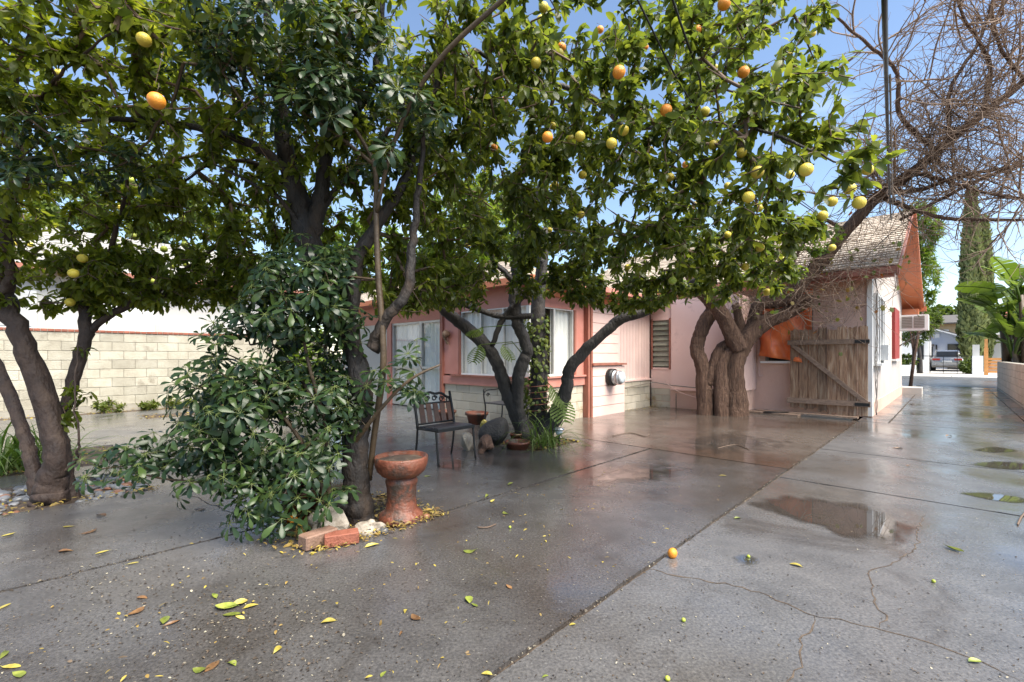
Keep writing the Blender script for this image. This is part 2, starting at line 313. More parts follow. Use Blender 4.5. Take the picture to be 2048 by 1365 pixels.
M['green_fruit'] = mat('green_citrus_peel', [(.22, .31, .03), (.38, .40, .05)], 14, (.35, .5), .2, 160, var=.2)
M['peel_in'] = mat('peel_inside', [(.62, .46, .22), (.7, .52, .25)], 20, (.6, .8))
# ------------------------------------------------------------------ ground and paving
def struct(o, label=None):
    o['kind'] = 'structure'
    if label: o['label'] = label
    return o
struct(MB().add([(-400, -400, -.12), (400, -400, -.12), (400, 400, -.12), (-400, 400, -.12)], [(0, 1, 2, 3)]).build('ground', M['dirt']), 'bare dirt ground under the paving')
paving = struct(link('concrete_paving', None, None, W(3, 2)), 'wet concrete yard and driveway of large slabs with dirt filled joints')
def slab(u0, u1, v0, v1, m='concrete', j='', z=0.0, parent=None):
    """one cast slab; j lists the edges (a=u0 b=u1 c=v0 d=v1) that end in an open, ragged joint"""
    g = .012; rr = random.Random(int(u0*131+v0*977))
    U0 = u0+(g if 'a' in j else 0); U1 = u1-(g if 'b' in j else 0); V0 = v0+(g if 'c' in j else 0); V1 = v1-(g if 'd' in j else 0)
    pts = []
    def edge(p, q, rag):
        L = math.dist(p, q); n = max(1, int(L/.045)) if rag else 1; nx, ny = (q[1]-p[1])/L, -(q[0]-p[0])/L; w0 = 0
        for i in range(n):
            t = i/n; w0 = .8*w0+rr.uniform(-1, 1)*.0028; d = (w0+rr.uniform(-.002, .002)-.002) if (rag and i) else 0
            if rag and rr.random() < .03: d -= rr.uniform(.004, .012)
            pts.append((p[0]+(q[0]-p[0])*t+nx*d, p[1]+(q[1]-p[1])*t+ny*d))
    vis = (u0 < 13)
    edge((U0, V0), (U1, V0), 'c' in j and vis); edge((U1, V0), (U1, V1), 'b' in j and vis); edge((U1, V1), (U0, V1), 'd' in j and vis); edge((U0, V1), (U0, V0), 'a' in j and vis)
    n = len(pts); b = MB(); r = .006
    top = [W(x, y, z) for x, y in pts]; bot = [W(x, y, z-.09) for x, y in pts]
    b.add(top+bot, [tuple(range(n))]+[(i, n+i, n+(i+1) % n, (i+1) % n) for i in range(n)])
    return b.build('slab', M[m], parent or paving)
dr = 'concrete_drive'
slab(-4, 5.35, -1.0, 1.3, dr, 'bd'); slab(5.35, 7.37, -1.0, 1.3, dr, 'abd'); slab(7.37, 11.05, -1.0, 1.3, dr, 'abd')
for a, b_ in ((11.05, 14), (14, 17), (17, 20.2)): slab(a, b_, -1.0, .85, dr, 'abd')
slab(20.2, 26.2, -1.0, 3.2, dr, 'ab'); slab(11.05, 20.2, .85, 1.4, dr, 'ac')
slab(-4, 26.2, -1.6, -1.0, dr, 'd')
slab(-4, 1.25, 1.3, 3.65, 'concrete', 'cd'); slab(1.25, 5.8, 1.3, 2.95, 'concrete', 'bcd')
slab(5.8, 12.2, 1.3, 5.6, 'concrete_brown', 'ac')
slab(2.2, 4.6, 2.95, 8, 'concrete', 'c'); slab(4.6, 5.8, 2.95, 3.95, 'concrete', 'bc'); slab(5.6, 5.8, 3.95, 4.75); slab(4.6, 5.8, 4.75, 8); slab(5.8, 6.5, 5.6, 8, 'concrete', 'a')
slab(1.25, 2.2, 3.75, 8); slab(.8, 1.25, 3.65, 8, 'concrete', 'c'); slab(-4, .8, 3.65, 5.4, 'concrete', 'c')
slab(-4, .8, 6.5, 7.1, 'concrete', 'b'); slab(-4, .8, 8.6, 11.6, dr); slab(.8, 6.7, 8, 11.6, dr, 'c')
slab(-4, 1.6, 11.6, 12.4, dr); slab(2.7, 6.7, 11.6, 12.4, dr); slab(-4, 6.7, 12.4, 13.35, dr)
def bed(name, u0, u1, v0, v1, label):
    return struct(MB().add([W(u0, v0, -.03), W(u1, v0, -.03), W(u1, v1, -.03), W(u0, v1, -.03)], [(0, 1, 2, 3)]).build(name, M['soil']), label)
bed('soil_bed', 1.1, 2.35, 2.8, 3.9, 'soil patch around the middle tree'); bed('soil_bed', 4.5, 5.7, 3.85, 4.85, 'soil patch around the citrus in front of the window')
bed('soil_bed', -4, .9, 5.3, 6.6, 'soil under the pebbles'); bed('soil_bed', -4, .9, 7.0, 8.7, 'soil bed of the strappy plant'); bed('soil_bed', 1.5, 2.8, 11.5, 12.5, 'small dark soil square near the block wall'); bed('soil_bed', -4, 6.7, 13.3, 14.05, 'planting strip along the block wall')
joint_dirt = struct(MB().add([W(-4, -1.7, -.022), W(26, -1.7, -.022), W(26, 13.3, -.022), W(-4, 13.3, -.022)], [(0, 1, 2, 3)]).build('joint_dirt', M['soil']), 'dark dirt packed in the joints')
# cracks: irregular dirt-filled gaps
def crack(pts, w0, seed):
    rr = random.Random(seed); P = [G(*p) for p in pts]; Q = []
    for i in range(len(P)-1):
        n = max(2, int((P[i+1]-P[i]).length/.04))
        for k in range(n):
            q = P[i].lerp(P[i+1], k/n); t = (P[i+1]-P[i]).normalized(); o = Vector((-t.y, t.x, 0))
            Q.append(q+o*rr.uniform(-.014, .014))
    Q.append(P[-1]); vs = []; fs = []
    for i, q in enumerate(Q):
        t = (Q[min(i+1, len(Q)-1)]-Q[max(i-1, 0)]).normalized(); o = Vector((-t.y, t.x, 0)); ww = w0*rr.uniform(.45, 1.2)*min(1, .25+min(i, len(Q)-1-i)*.3)
        vs += [(q+o*ww+Vector((0, 0, .0016))), (q-o*ww+Vector((0, 0, .0016)))]
        if i: fs.append((2*i-2, 2*i-1, 2*i+1, 2*i))
    MB().add(vs, fs).build('crack', M['soil'], paving)
crack([(1292, 1137), (1350, 1152), (1450, 1168), (1520, 1185), (1590, 1218), (1640, 1233), (1770, 1260), (1880, 1292), (1960, 1322), (2060, 1368)], .0045, 1)
crack([(1766, 1258), (1768, 1230), (1750, 1205), (1740, 1160), (1745, 1140), (1800, 1120), (1838, 1088), (1836, 1060), (1850, 1030)], .004, 2)
crack([(1632, 1233), (1628, 1252), (1600, 1290), (1606, 1322), (1580, 1352), (1565, 1380)], .004, 3)
crack([(372, 986), (420, 1008), (470, 1030), (500, 1047)], .004, 4)
crack([(870, 1036), (1000, 995), (1100, 962)], .003, 5)
# puddles: still water whose film thins out to nothing at the rim
def puddle(pts, seed, label, deep=1.0):
    m = M.get('water')
    if m is None:
        m, t, p = nodes('puddle_water'); L = t.links.new; p.inputs['Base Color'].default_value = (.05, .043, .038, 1); p.inputs['Roughness'].default_value = .015; p.inputs['Specular IOR Level'].default_value = .95; p.inputs['IOR'].default_value = 2.5
        at = N(t, 'Attribute', attribute_name='rim'); g = N(t, 'NewGeometry'); nz = N(t, 'TexNoise', Scale=5.0, Detail=5.0); L(g.outputs['Position'], nz.inputs['Vector'])
        a = N(t, 'Math', operation='MULTIPLY_ADD'); L(nz.outputs['Fac'], a.inputs[0]); a.inputs[1].default_value = .7; a.inputs[2].default_value = -.35
        s_ = N(t, 'Math', operation='ADD'); L(at.outputs['Fac'], s_.inputs[0]); L(a.outputs[0], s_.inputs[1])
        mr = N(t, 'MapRange'); mr.inputs[1].default_value = .12; mr.inputs[2].default_value = .42; L(s_.outputs[0], mr.inputs[0]); L(mr.outputs[0], p.inputs['Alpha']); M['water'] = m
    P = [G(*p) for p in pts]; P = [Vector(q) for q in spline(P+[P[0]], 5)][:-1]; c = sum(P, Vector())/len(P); vs = []; rim = []; fs = []; n = len(P); R = 6
    for k in range(1, R+1):
        for p in P: vs.append(c.lerp(p, k/R)+Vector((0, 0, .003))); rim.append((1-k/R)*deep)
    vs.append(c+Vector((0, 0, .003))); rim.append(deep)
    for i in range(n):
        fs.append((len(vs)-1, i, (i+1) % n))
        for k in range(R-1): fs.append((k*n+i, (k+1)*n+i, (k+1)*n+(i+1) % n, k*n+(i+1) % n))
    b = MB().add(vs, fs); o = b.build('puddle', m); at = o.data.attributes.new('rim', 'FLOAT', 'POINT'); at.data.foreach_set('value', rim); return struct(o, label)
puddle([(1480, 1000), (1540, 985), (1640, 992), (1760, 1015), (1840, 1055), (1850, 1085), (1790, 1100), (1700, 1085), (1640, 1060), (1560, 1035), (1500, 1020)], 1, 'clear puddle mirroring the gate and pink wall')
puddle([(1920, 930), (1980, 921), (2070, 928), (2075, 940), (2000, 941)], 2, 'narrow puddle on the driveway mirroring foliage')
puddle([(1935, 900), (1990, 893), (2045, 902), (1990, 908)], 3, 'thin far puddle on the driveway')
puddle([(1900, 985), (1960, 983), (2060, 998), (2075, 1012), (1990, 1004)], 4, 'puddle at the right edge mirroring foliage')
puddle([(1130, 960), (1180, 935), (1280, 920), (1400, 930), (1380, 960), (1260, 975), (1180, 985)], 5, 'shallow puddle mirroring the pink wall', .5)
puddle([(1290, 890), (1350, 868), (1480, 862), (1610, 880), (1560, 915), (1400, 915)], 6, 'shallow brown puddle in front of the brown trunk', .45)
puddle([(1440, 1115), (1490, 1105), (1530, 1120), (1500, 1138)], 7, 'small puddle near the fallen orange', .45)
puddle([(840, 935), (900, 915), (960, 930), (930, 950)], 8, 'shallow puddle under the slatted chair', .5)
# street beyond
def sheet(name, m, u0, u1, v0, v1, z): return MB().add([W(u0, v0, z), W(u1, v0, z), W(u1, v1, z), W(u0, v1, z)], [(0, 1, 2, 3)]).build(name, m)
struct(sheet('road', M['asphalt'], 26.2, 35.4, -90, 90, -.03), 'wet asphalt street')
kb = MB().uv(35.4, 35.55, -90, 90, -.1, .10); struct(kb.build('kerb', M['concrete_dry']), 'pale kerb across the street')
sw = struct(link('pavement', None, None, W(37, 0)), 'pale dry pavement across the street')
for i in range(-6, 14): slab(35.55, 39.2, i*2.0-2, i*2.0, 'concrete_dry', 'cd', .12, sw)
struct(sheet('far_drive', M['concrete_dry'], 39.2, 58, -30, 60, .10), 'concrete drive of the house across the street')

# ------------------------------------------------------------------ masonry with single pieces
def rotz(): return math.atan2(DY, DX)
def masonry(parent, axis, fixed, a0, a1, z0, courses, ch, bl, th, m, name='block', mort=.008, core=True, side=1):
    """running-bond blocks on a recessed mortar core. axis 'u' or 'v' = direction of the courses"""
    key = (name, bl, ch, th, m); full = chamfer_box(name, bl-mort, th, ch-mort, .006, M[m])
    if core:
        c = MB(); e = .012
        if axis == 'u': c.uv(a0, a1, fixed-th/2+e, fixed+th/2-e, z0, z0+courses*ch-.002)
        else: c.uv(fixed-th/2+e, fixed+th/2-e, a0, a1, z0, z0+courses*ch-.002)
        c.build('mortar', M['mortar'], parent)
    rr = random.Random(int(fixed*100+z0*10)); hm = {}
    for i in range(courses):
        x = a0-(bl/2 if i % 2 else 0)
        while x < a1-.02:
            x0 = max(x, a0); x1 = min(x+bl, a1); L = x1-x0
            if L > .05:
                me = full
                if L < bl-.01:
                    k = round(L, 2)
                    if k not in hm: hm[k] = chamfer_box(name, k-mort, th, ch-mort, .006, M[m])
                    me = hm[k]
                c = (x0+x1)/2; j = rr.uniform(-.003, .003)
                p = W(c, fixed+j, z0+(i+.5)*ch) if axis == 'u' else W(fixed+j, c, z0+(i+.5)*ch)
                o = link(name, me, parent, p); o.rotation_euler = (rr.uniform(-.004, .004), 0, rotz()+(0 if axis == 'u' else math.pi/2)+rr.uniform(-.004, .004))
            x += bl
# left block wall with brick cap
lw = thing('block_wall', 'tall cream concrete block wall with red brick cap at left', 'wall', W(1.5, 14.15))
MB().uv(-5, 6.4, 14.02, 14.28, -.1, .12).build('footing', M['mortar'], lw)
masonry(lw, 'u', 14.15, -5, 6.4, .12, 8, .208, .42, .2, 'block')
masonry(lw, 'u', 14.15, -5, 6.4, .12+8*.208, 1, .065, .105, .24, 'brick', 'brick', .008)
# right block wall
rw = thing('block_wall', 'low tan block wall along the right side of the driveway', 'wall', W(20, -1.37))
MB().uv(11, 25.8, -1.49, -1.26, -.1, .05).build('footing', M['mortar'], rw)
masonry(rw, 'u', -1.37, 11, 25.8, .05, 5, .2, .41, .2, 'block_tan')

# ------------------------------------------------------------------ the pink house
H = thing('house', 'single storey pink and salmon house with beige shingle roof', 'house', W(9, 4.5))
def part(name, m, parent=None): return lambda *a: MB().uv(*a).build(name, M[m], parent or H)
# gable end on the driveway side
g = MB(); pr = [(11.9, -.05), (20.0, -.05), (20.0, 3.12), (15.9, 5.0), (11.9, 3.12)]
def prism(b, prof, v0, v1):
    n = len(prof); A = [W(u, v0, z) for u, z in prof]; B = [W(u, v1, z) for u, z in prof]
    return b.add(A+B, [tuple(range(n)), tuple(range(2*n-1, n-1, -1))]+[(i, i+n, (i+1) % n+n, (i+1) % n) for i in range(n)])
prism(g, [(12.0, -.05), (20.0, -.05), (20.0, 3.12), (15.95, 5.0), (12.0, 3.16)], 1.2, 1.38).build('gable_wall', M['white_wall'], H)
part('plinth_band', 'peach')(11.95, 20.02, 1.185, 1.3, -.05, .28)
part('rear_wall', 'peach')(11.9, 12.08, 1.21, 8, -.05, 1.1)
for a in ((1.21, 2.2, 1.1, 3.14), (3.15, 8, 1.1, 3.14), (2.2, 3.15, 2.68, 3.14)): part('rear_wall', 'peach')(11.9, 12.08, *a)
part('corner_board', 'white')(11.86, 12.02, 1.17, 1.26, .02, 3.1)
MB().uv(12, 19.9, 5.4, 12, -.05, 3.1).build('far_wall', M['pink'], H)
# step-out with pink panel
part('step_wall', 'peach')(10.78, 11.9, 3.4, 5.46, -.05, .46)
part('step_panel', 'pink')(10.75, 11.9, 3.38, 4.93, .46, 2.62)
part('panel_lip', 'pink_siding')(10.72, 10.78, 3.36, 4.94, .43, .47)
part('step_header', 'pink_siding')(10.77, 11.9, 4.93, 5.46, 2.18, 2.62)
part('step_sill', 'pink_siding')(10.77, 11.9, 4.93, 5.46, .46, .93)
# corner siding boards on the return
for i in range(4):
    part('siding_board', 'pink_siding')(10.86+i*.26, 11.11+i*.26, 3.355, 3.385, .47, 2.6)
vn = MB().uv(11.0, 11.24, 3.385, 3.41, .13, .33).build('foundation_vent', M['grille'], H)
vn2 = MB().uv(10.765, 10.785, 3.52, 3.72, .14, .30).build('foundation_vent', M['grille'], H)
for i in range(5): MB().uv(10.757, 10.766, 3.53+i*.04, 3.545+i*.04, .15, .29).build('vent_bar', M['alu'], vn2)
# louvre window
lv = link('louvre_window', None, H, W(10.8, 5.2, 1.5))
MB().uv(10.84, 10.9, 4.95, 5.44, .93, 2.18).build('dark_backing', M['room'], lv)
for z0, z1 in ((.93, .97), (2.14, 2.18)): MB().uv(10.76, 10.84, 4.95, 5.44, z0, z1).build('frame_rail', M['pink_siding'], lv)
for v0 in (4.94, 5.41): MB().uv(10.74, 10.84, v0, v0+.04, .93, 2.18).build('frame_post', M['rust_trim'], lv)
for i in range(9):
    z = 1.0+i*.128; MB().frame(W(10.765, 4.985, z), W(.035, 0, .12), W(0, .42), W(-.005, 0, .003)).build('louvre_slat', M['louvre'], lv)
# wing wall along the yard: block base, vertical siding
masonry(H, 'u', 5.56, 9.2, 10.72, -.02, 4, .172, .41, .2, 'block_base')
masonry(H, 'v', 10.82, 4.96, 5.46, -.02, 3, .16, .41, .1, 'block_base')
part('wall_core', 'pink_siding')(9.15, 10.75, 5.50, 5.66, .66, 2.62)
for i in range(11): part('siding_board', 'pink_siding')(9.2+i*.14, 9.333+i*.14, 5.482, 5.505, .69, 2.6)
part('base_rail', 'pink_siding')(9.2, 10.74, 5.44, 5.52, .66, .70)
# meter cabinet: horizontal boards
part('cabinet_core', 'pink_siding')(7.98, 9.2, 5.36, 5.6, -.02, 1.06)
for i in range(5): part('siding_board', 'pink_siding')(7.97, 9.24, 5.325, 5.37, .0+i*.21, .198+i*.21)
part('cabinet_top', 'rust_trim')(7.93, 9.27, 5.28, 5.5, 1.06, 1.10)
part('upper_core', 'pink_siding')(7.98, 9.2, 5.46, 5.6, 1.1, 2.62)
for i in range(7): part('siding_board', 'pink_siding')(7.97, 9.17, 5.43, 5.465, 1.11+i*.213, 1.312+i*.213)
for i, (a, b_) in enumerate(((7.83, 7.90), (7.91, 7.97))): part('trim_post', 'rust_trim')(a, b_, 5.34-.02*i, 5.5, -.02, 2.6)
# bay with wrap-round window
masonry(H, 'u', 5.56, 6.17, 7.83, -.02, 4, .172, .41, .2, 'block_base')
masonry(H, 'v', 6.27, 5.67, 7.95, -.02, 4, .172, .41, .2, 'block_base')
part('sill_band', 'salmon')(6.13, 7.83, 5.42, 5.62, .668, .84); part('sill_band', 'salmon')(6.12, 6.3, 5.62, 7.97, .668, .84)
part('sill_board', 'salmon')(6.08, 7.83, 5.38, 5.44, .84, .875); part('sill_board', 'rust_trim')(6.07, 6.14, 5.44, 7.6, .842, .872)
part('header', 'salmon')(6.15, 7.83, 5.45, 5.6, 2.17, 2.56); part('header', 'salmon')(6.16, 6.3, 5.6, 7.97, 2.17, 2.56)
part('window_jamb', 'salmon')(7.56, 7.83, 5.45, 5.6, .875, 2.17); part('window_jamb', 'salmon')(6.15, 6.3, 7.42, 7.97, .875, 2.17)
part('window_jamb', 'rust_trim')(7.50, 7.56, 5.44, 5.6, .875, 2.17); part('window_jamb', 'rust_trim')(6.14, 6.3, 7.36, 7.42, .875, 2.17)
part('trim_post', 'rust_trim')(6.10, 6.3, 7.9, 7.99, -.02, 2.56)
part('corner_post', 'alu')(6.16, 6.24, 5.46, 5.54, .875, 2.17)
def curtain(axis, fixed, a0, a1, z0, z1, parent, seed):
    rr = random.Random(seed); n = int((a1-a0)/.02); vs = []; fs = []; ph = 0
    for i in range(n+1):
        a = a0+(a1-a0)*i/n; ph += rr.uniform(.5, 1.5); d = .022*math.sin(ph)+.012*math.sin(ph*.37)
        for z in (z0, (z0+z1)/2, z1):
            q = d*(1 if z < z1 else .7); vs.append(W(a, fixed+q, z) if axis == 'u' else W(fixed+q, a, z))
        if i: fs += [(3*i-3, 3*i-2, 3*i+1, 3*i), (3*i-2, 3*i-1, 3*i+2, 3*i+1)]
    return MB().add(vs, fs, True).build('curtain', M['curtain'], parent)
w1 = link('bay_window', None, H, W(6.2, 5.5, 1.5))
for a, b_ in ((6.24, 6.9), (6.9, 7.5)):
    MB().uv(a+.03, b_-.03, 5.505, 5.511, .90, 2.15).build('pane', M['glass'], w1)
    MB().uv(b_-.03, b_+.0, 5.47, 5.54, .90, 2.15).build('mullion', M['alu'], w1); MB().uv(a, a+.03, 5.475, 5.535, .90, 2.15).build('mullion', M['alu'], w1)
for a, b_ in ((5.54, 6.15), (6.15, 6.78), (6.78, 7.36)):
    MB().uv(6.205, 6.211, a+.03, b_-.03, .90, 2.15).build('pane', M['glass'], w1)
    MB().uv(6.17, 6.24, b_-.03, b_, .90, 2.15).build('mullion', M['alu'], w1)
for z0 in (.872, 2.15):
    MB().uv(6.24, 7.5, 5.47, 5.54, z0, z0+.03).build('frame_rail', M['white'], w1); MB().uv(6.17, 6.24, 5.54, 7.36, z0, z0+.03).build('frame_rail', M['white'], w1)
curtain('u', 5.57, 6.9, 7.52, .86, 2.2, w1, 1); curtain('u', 5.58, 6.36, 6.7, .86, 2.2, w1, 2); curtain('v', 6.275, 5.62, 7.4, .86, 2.2, w1, 3)
MB().uv(6.8, 8.2, 6.4, 7.9, .0, 2.5).build('dark_room_box', M['room'], w1)  # added dark box, its colour stands in for the unlit room
# sliding door further left, then plain wall
part('door_header', 'salmon')(6.5, 6.62, 7.97, 13.2, 2.1, 2.56); part('door_jamb', 'salmon')(6.48, 6.6, 10.55, 10.75, 0, 2.1)
part('side_return', 'salmon')(6.3, 6.5, 7.95, 8.05, -.02, 2.56)
sd = link('sliding_door', None, H, W(6.55, 9.2, 1))
for a, b_ in ((8.05, 9.3), (9.3, 10.55)):
    MB().uv(6.55, 6.556, a+.05, b_-.05, .06, 2.05).build('pane', M['glass'], sd)
    for q in (a, b_-.05): MB().uv(6.52, 6.58, q, q+.05, .02, 2.1).build('door_stile', M['alu'], sd)
    for z in (.02, 2.05, .95): MB().uv(6.525, 6.575, a+.05, b_-.05, z, z+.05).build('door_rail', M['alu'], sd)
curtain('v', 6.62, 8.0, 10.55, .03, 2.1, sd, 5)
part('side_wall', 'neighbour_white')(6.52, 6.66, 10.75, 13.2, -.05, 2.1)
MB().uv(6.8, 6.95, 8, 13.2, -.05, 2.5).build('dark_room_backing', M['room'], H)  # dark plane behind the door, room shade put into its colour
# eaves, fascia and shingle roofs
def roof_plane(name, a, b, c, d, rows, m, parent, th=.02, tabs=0):
    """a,b = eave corners, c,d = ridge corners (b below c). Real stepped courses of shingles"""
    a, b, c, d = [Vector(x) for x in (a, b, c, d)]; n = (b-a).cross(d-a).normalized()
    if n.z < 0: n = -n
    mb = MB(); rr = random.Random(rows)
    for i in range(rows):
        t0, t1 = i/rows, min(1, (i+1.25)/rows); A, B = a.lerp(d, t0), b.lerp(c, t0); D_, C = a.lerp(d, t1), b.lerp(c, t1)
        L = (B-A).length; k = max(1, int(L/.3)) if tabs else 1; off = rr.uniform(0, .15)
        for j in range(k):
            s0, s1 = j/k, (j+1)/k-(.012/L if tabs else 0); j0 = rr.uniform(-.012, .006) if tabs else 0; h = th*rr.uniform(.7, 1.25)
            dn = (A-D_).normalized()*(-j0)
            p = [A.lerp(B, s0)+dn, A.lerp(B, s1)+dn, D_.lerp(C, s1), D_.lerp(C, s0)]
            up = [p[0]+n*h, p[1]+n*h, p[2]+n*.004, p[3]+n*.004]
            mb.add(p+up, [(4, 5, 6, 7), (0, 1, 5, 4), (1, 2, 6, 5), (3, 0, 4, 7)])
    o = mb.build(name, m, parent); o['kind'] = 'stuff'; return o
ro = link('main_roof', None, H, W(15.9, 4, 5))
prism(MB(), [(11.45, 2.98), (15.9, 5.02), (20.45, 2.95), (20.45, 2.85), (15.9, 4.9), (11.45, 2.88)], .78, 9).build('roof_deck', M['orange_trim'], ro)
roof_plane('shingles', W(11.42, .74, 3.0), W(11.42, 9, 3.0), W(15.9, 9, 5.05), W(15.9, .74, 5.05), 26, M['shingle'], ro, .04, 1)
roof_plane('shingles', W(20.47, .74, 2.97), W(20.47, 9, 2.97), W(15.9, 9, 5.06), W(15.9, .74, 5.06), 20, M['shingle'], ro)
prism(MB(), [(15.9, 5.08), (20.5, 2.98), (20.5, 2.80), (15.9, 4.88)], .72, .775).build('rake_board', M['orange_trim'], ro)
prism(MB(), [(15.9, 5.0), (20.4, 2.93), (20.4, 2.84), (15.9, 4.86)], .66, .715).build('rake_moulding', M['orange_trim'], ro)
prism(MB(), [(11.40, 2.99), (15.9, 5.08), (15.9, 4.9), (11.40, 2.80)], .72, .775).build('rake_board', M['rust_trim'], ro)
part('gutter', 'rust_trim', ro)(11.33, 11.44, .74, 5.2, 2.84, 2.97)
part('fascia', 'salmon', ro)(11.45, 11.49, .79, 5.2, 2.78, 2.875)
part('gutter', 'orange_trim', ro)(20.46, 20.6, .6, 5.2, 2.74, 2.9)
part('corbel', 'orange_trim', ro)(20.0, 20.4, .78, 1.2, 2.62, 2.8)
wr = link('wing_roof', None, H, W(8, 7, 2.6))
E0 = [W(5.86, 5.12, 2.63), W(11.6, 5.12, 2.63), W(11.6, 8.6, 3.75), W(8.6, 8.6, 3.75)]
roof_plane('shingles', E0[0], E0[1], E0[2], E0[3], 22, M['shingle'], wr, .02, 1)
roof_plane('shingles', W(5.86, 13.6, 2.63), W(5.86, 5.12, 2.63), W(8.6, 8.6, 3.75), W(8.6, 13.6, 3.75), 20, M['shingle'], wr, .02, 1)
MB().add([W(5.9, 5.16, 2.6), W(11.6, 5.16, 2.6), W(11.6, 8.6, 3.7), W(8.6, 8.6, 3.7), W(5.9, 13.6, 2.6), W(8.6, 13.6, 3.7)], [(0, 1, 2, 3), (4, 0, 3, 5)]).build('roof_deck', M['rust_trim'], wr)
part('fascia', 'orange_trim', wr)(5.84, 11.5, 5.09, 5.13, 2.52, 2.63); part('fascia', 'orange_trim', wr)(5.83, 5.87, 5.13, 13.6, 2.52, 2.63)
part('gutter', 'salmon', wr)(6.6, 11.0, 5.0, 5.09, 2.54, 2.64); part('soffit', 'salmon', wr)(5.88, 11.5, 5.13, 5.5, 2.56, 2.58); part('soffit', 'salmon', wr)(5.88, 6.6, 5.5, 13.6, 2.56, 2.58)
part('frieze', 'orange_trim', wr)(6.1, 9.2, 5.38, 5.45, 2.38, 2.52)
# rear window with tarp, side window, shutter
rwn = link('rear_window', None, H, W(11.9, 2.7, 1.9))
MB().uv(11.98, 12.0, 2.2, 3.15, 1.1, 2.68).build('pane', M['dark_glass'], rwn)
for v0 in (2.2, 3.11): MB().uv(11.88, 11.98, v0, v0+.045, 1.14, 2.68).build('frame_post', M['grille'], rwn)
MB().uv(11.80, 11.97, 2.12, 3.24, 1.09, 1.14).build('sill', M['white'], rwn)
swn = link('side_window', None, H, W(13, 1.2, 1.8))
MB().uv(12.35, 13.6, 1.175, 1.205, 1.12, 2.5).build('pane', M['dark_glass'], swn)
for u0 in (12.28, 12.62, 13.3, 13.6): MB().uv(u0, u0+.07, 1.11, 1.2, 1.1, 2.52).build('frame_post', M['white'], swn)
MB().uv(12.22, 13.75, 1.04, 1.2, 1.05, 1.10).build('sill', M['white'], swn); MB().uv(12.26, 13.7, 1.11, 1.2, 2.52, 2.58).build('head', M['white'], swn)
MB().uv(13.0, 13.5, 1.0, 1.17, 1.16, 1.5).build('vent_box', M['white'], swn)
MB().uv(16.5, 18.0, 1.13, 1.2, 1.18, 2.6).build('shutter', M['red_panel'], H); MB().uv(16.45, 18.05, 1.1, 1.2, 1.12, 1.17).build('shutter_sill', M['white'], H)
MB().uv(19.95, 20.7, .7, 1.3, -.02, .22).build('step', M['concrete_dry'], H)
# conduits
MB().tube([W(9.2, 5.40, .52), W(10.0, 5.41, .56), W(10.66, 5.41, .60), W(10.70, 5.3, .6), W(10.70, 4.9, .55), W(10.70, 3.4, .46)], .012, 6).build('conduit', M['grille'], H)
MB().tube([Vector(q) for q in spline([W(10.7, 5.0, .58), W(10.68, 4.7, .4), W(10.7, 4.2, .27), W(10.7, 3.7, .22)], 5)], .009, 6).build('conduit', M['pink_siding'], H)
MB().tube([W(10.7, 4.78, 0), W(10.7, 4.78, .36)], .012, 6).build('conduit', M['grille'], H)
MB().tube([W(11.86, 3.28, 2.3), W(11.85, 3.28, .85), W(11.83, 3.26, .78), W(11.83, 3.2, .80)], .01, 6).build('conduit', M['pink_siding'], H)
for k in range(3):
    q = [W(11.83+.02*k, 1.13, 3.0)]; rr = random.Random(k)
    for i in range(14): q.append(W(11.85+rr.uniform(-.06, .09), 1.10+rr.uniform(-.02, .03), 3.0-(i+1)*.21))
    MB().tube([Vector(x) for x in spline(q, 3)], .006, 5).build('loose_wire', M['grille'], H)

# ------------------------------------------------------------------ things fixed to the house
ac = thing('air_conditioner', 'white window air conditioner jutting from the side wall', 'air conditioner', W(18.7, .9, 2.0))
MB().uv(18.35, 19.1, .5, 1.2, 2.04, 2.5).build('casing', M['white'], ac)
for a, b_ in ((.58, .82), (.86, 1.1)): MB().uv(18.335, 18.35, a, b_, 2.1, 2.45).build('side_grille', M['grille'], ac)
for i in range(7): MB().uv(18.326, 18.335, .58, 1.1, 2.12+i*.048, 2.127+i*.048).build('louvre', M['alu'], ac)
MB().tube([W(18.7, 1.2, 1.55), W(18.7, .6, 2.03)], .02, 6).build('bracket', M['grille'], ac)
em = thing('electric_meter', 'round glass electric meter on the pink cabinet', 'meter', W(8.6, 5.3, .8))
ax = -W(0, 1)
MB().lathe(W(8.62, 5.33, .80), [(.17, -.02), (.185, .0), (.185, .12), (.16, .13)], 24, ax).build('socket_ring', M['iron'], em)
MB().lathe(W(8.62, 5.20, .80), [(.155, 0), (.155, .03), (.14, .035), (.14, .1), (.15, .105), (.15, .13), (.13, .14)], 24, ax).build('body', M['steel'], em)
MB().lathe(W(8.62, 5.06, .80), [(.125, 0), (.12, .05), (.09, .065), (0, .068)], 24, ax).build('glass_cover', M['meter_face'], em)
# orange tarp over the rear window
tp = MB(); nu, nv = 14, 20; vs = []
for j in range(nv+1):
    for i in range(nu+1):
        s_, t_ = i/nu, j/nv; v = 3.27-s_*(1.08)+.05*math.sin(t_*5)*(1-s_); z = 2.72-t_*(1.46+.2*s_)
        if t_ > .9: z = 2.72-.9*(1.46+.2*s_)-(t_-.9)*1.4
        d = .10+.06*math.sin(9*s_+7*t_)+.045*math.sin(17*s_-11*t_+1)+.05*math.sin(6*t_-13*s_)+.10*t_
        vs.append(W(11.86-d, v, z))
tp.add(vs, [(j*(nu+1)+i, j*(nu+1)+i+1, (j+1)*(nu+1)+i+1, (j+1)*(nu+1)+i) for j in range(nv) for i in range(nu)], True)
to = tag(tp.build('tarp', M['tarp']), 'crumpled orange tarp hanging over the rear window', 'tarp')
so_ = to.modifiers.new('thick', 'SOLIDIFY'); so_.thickness = .004
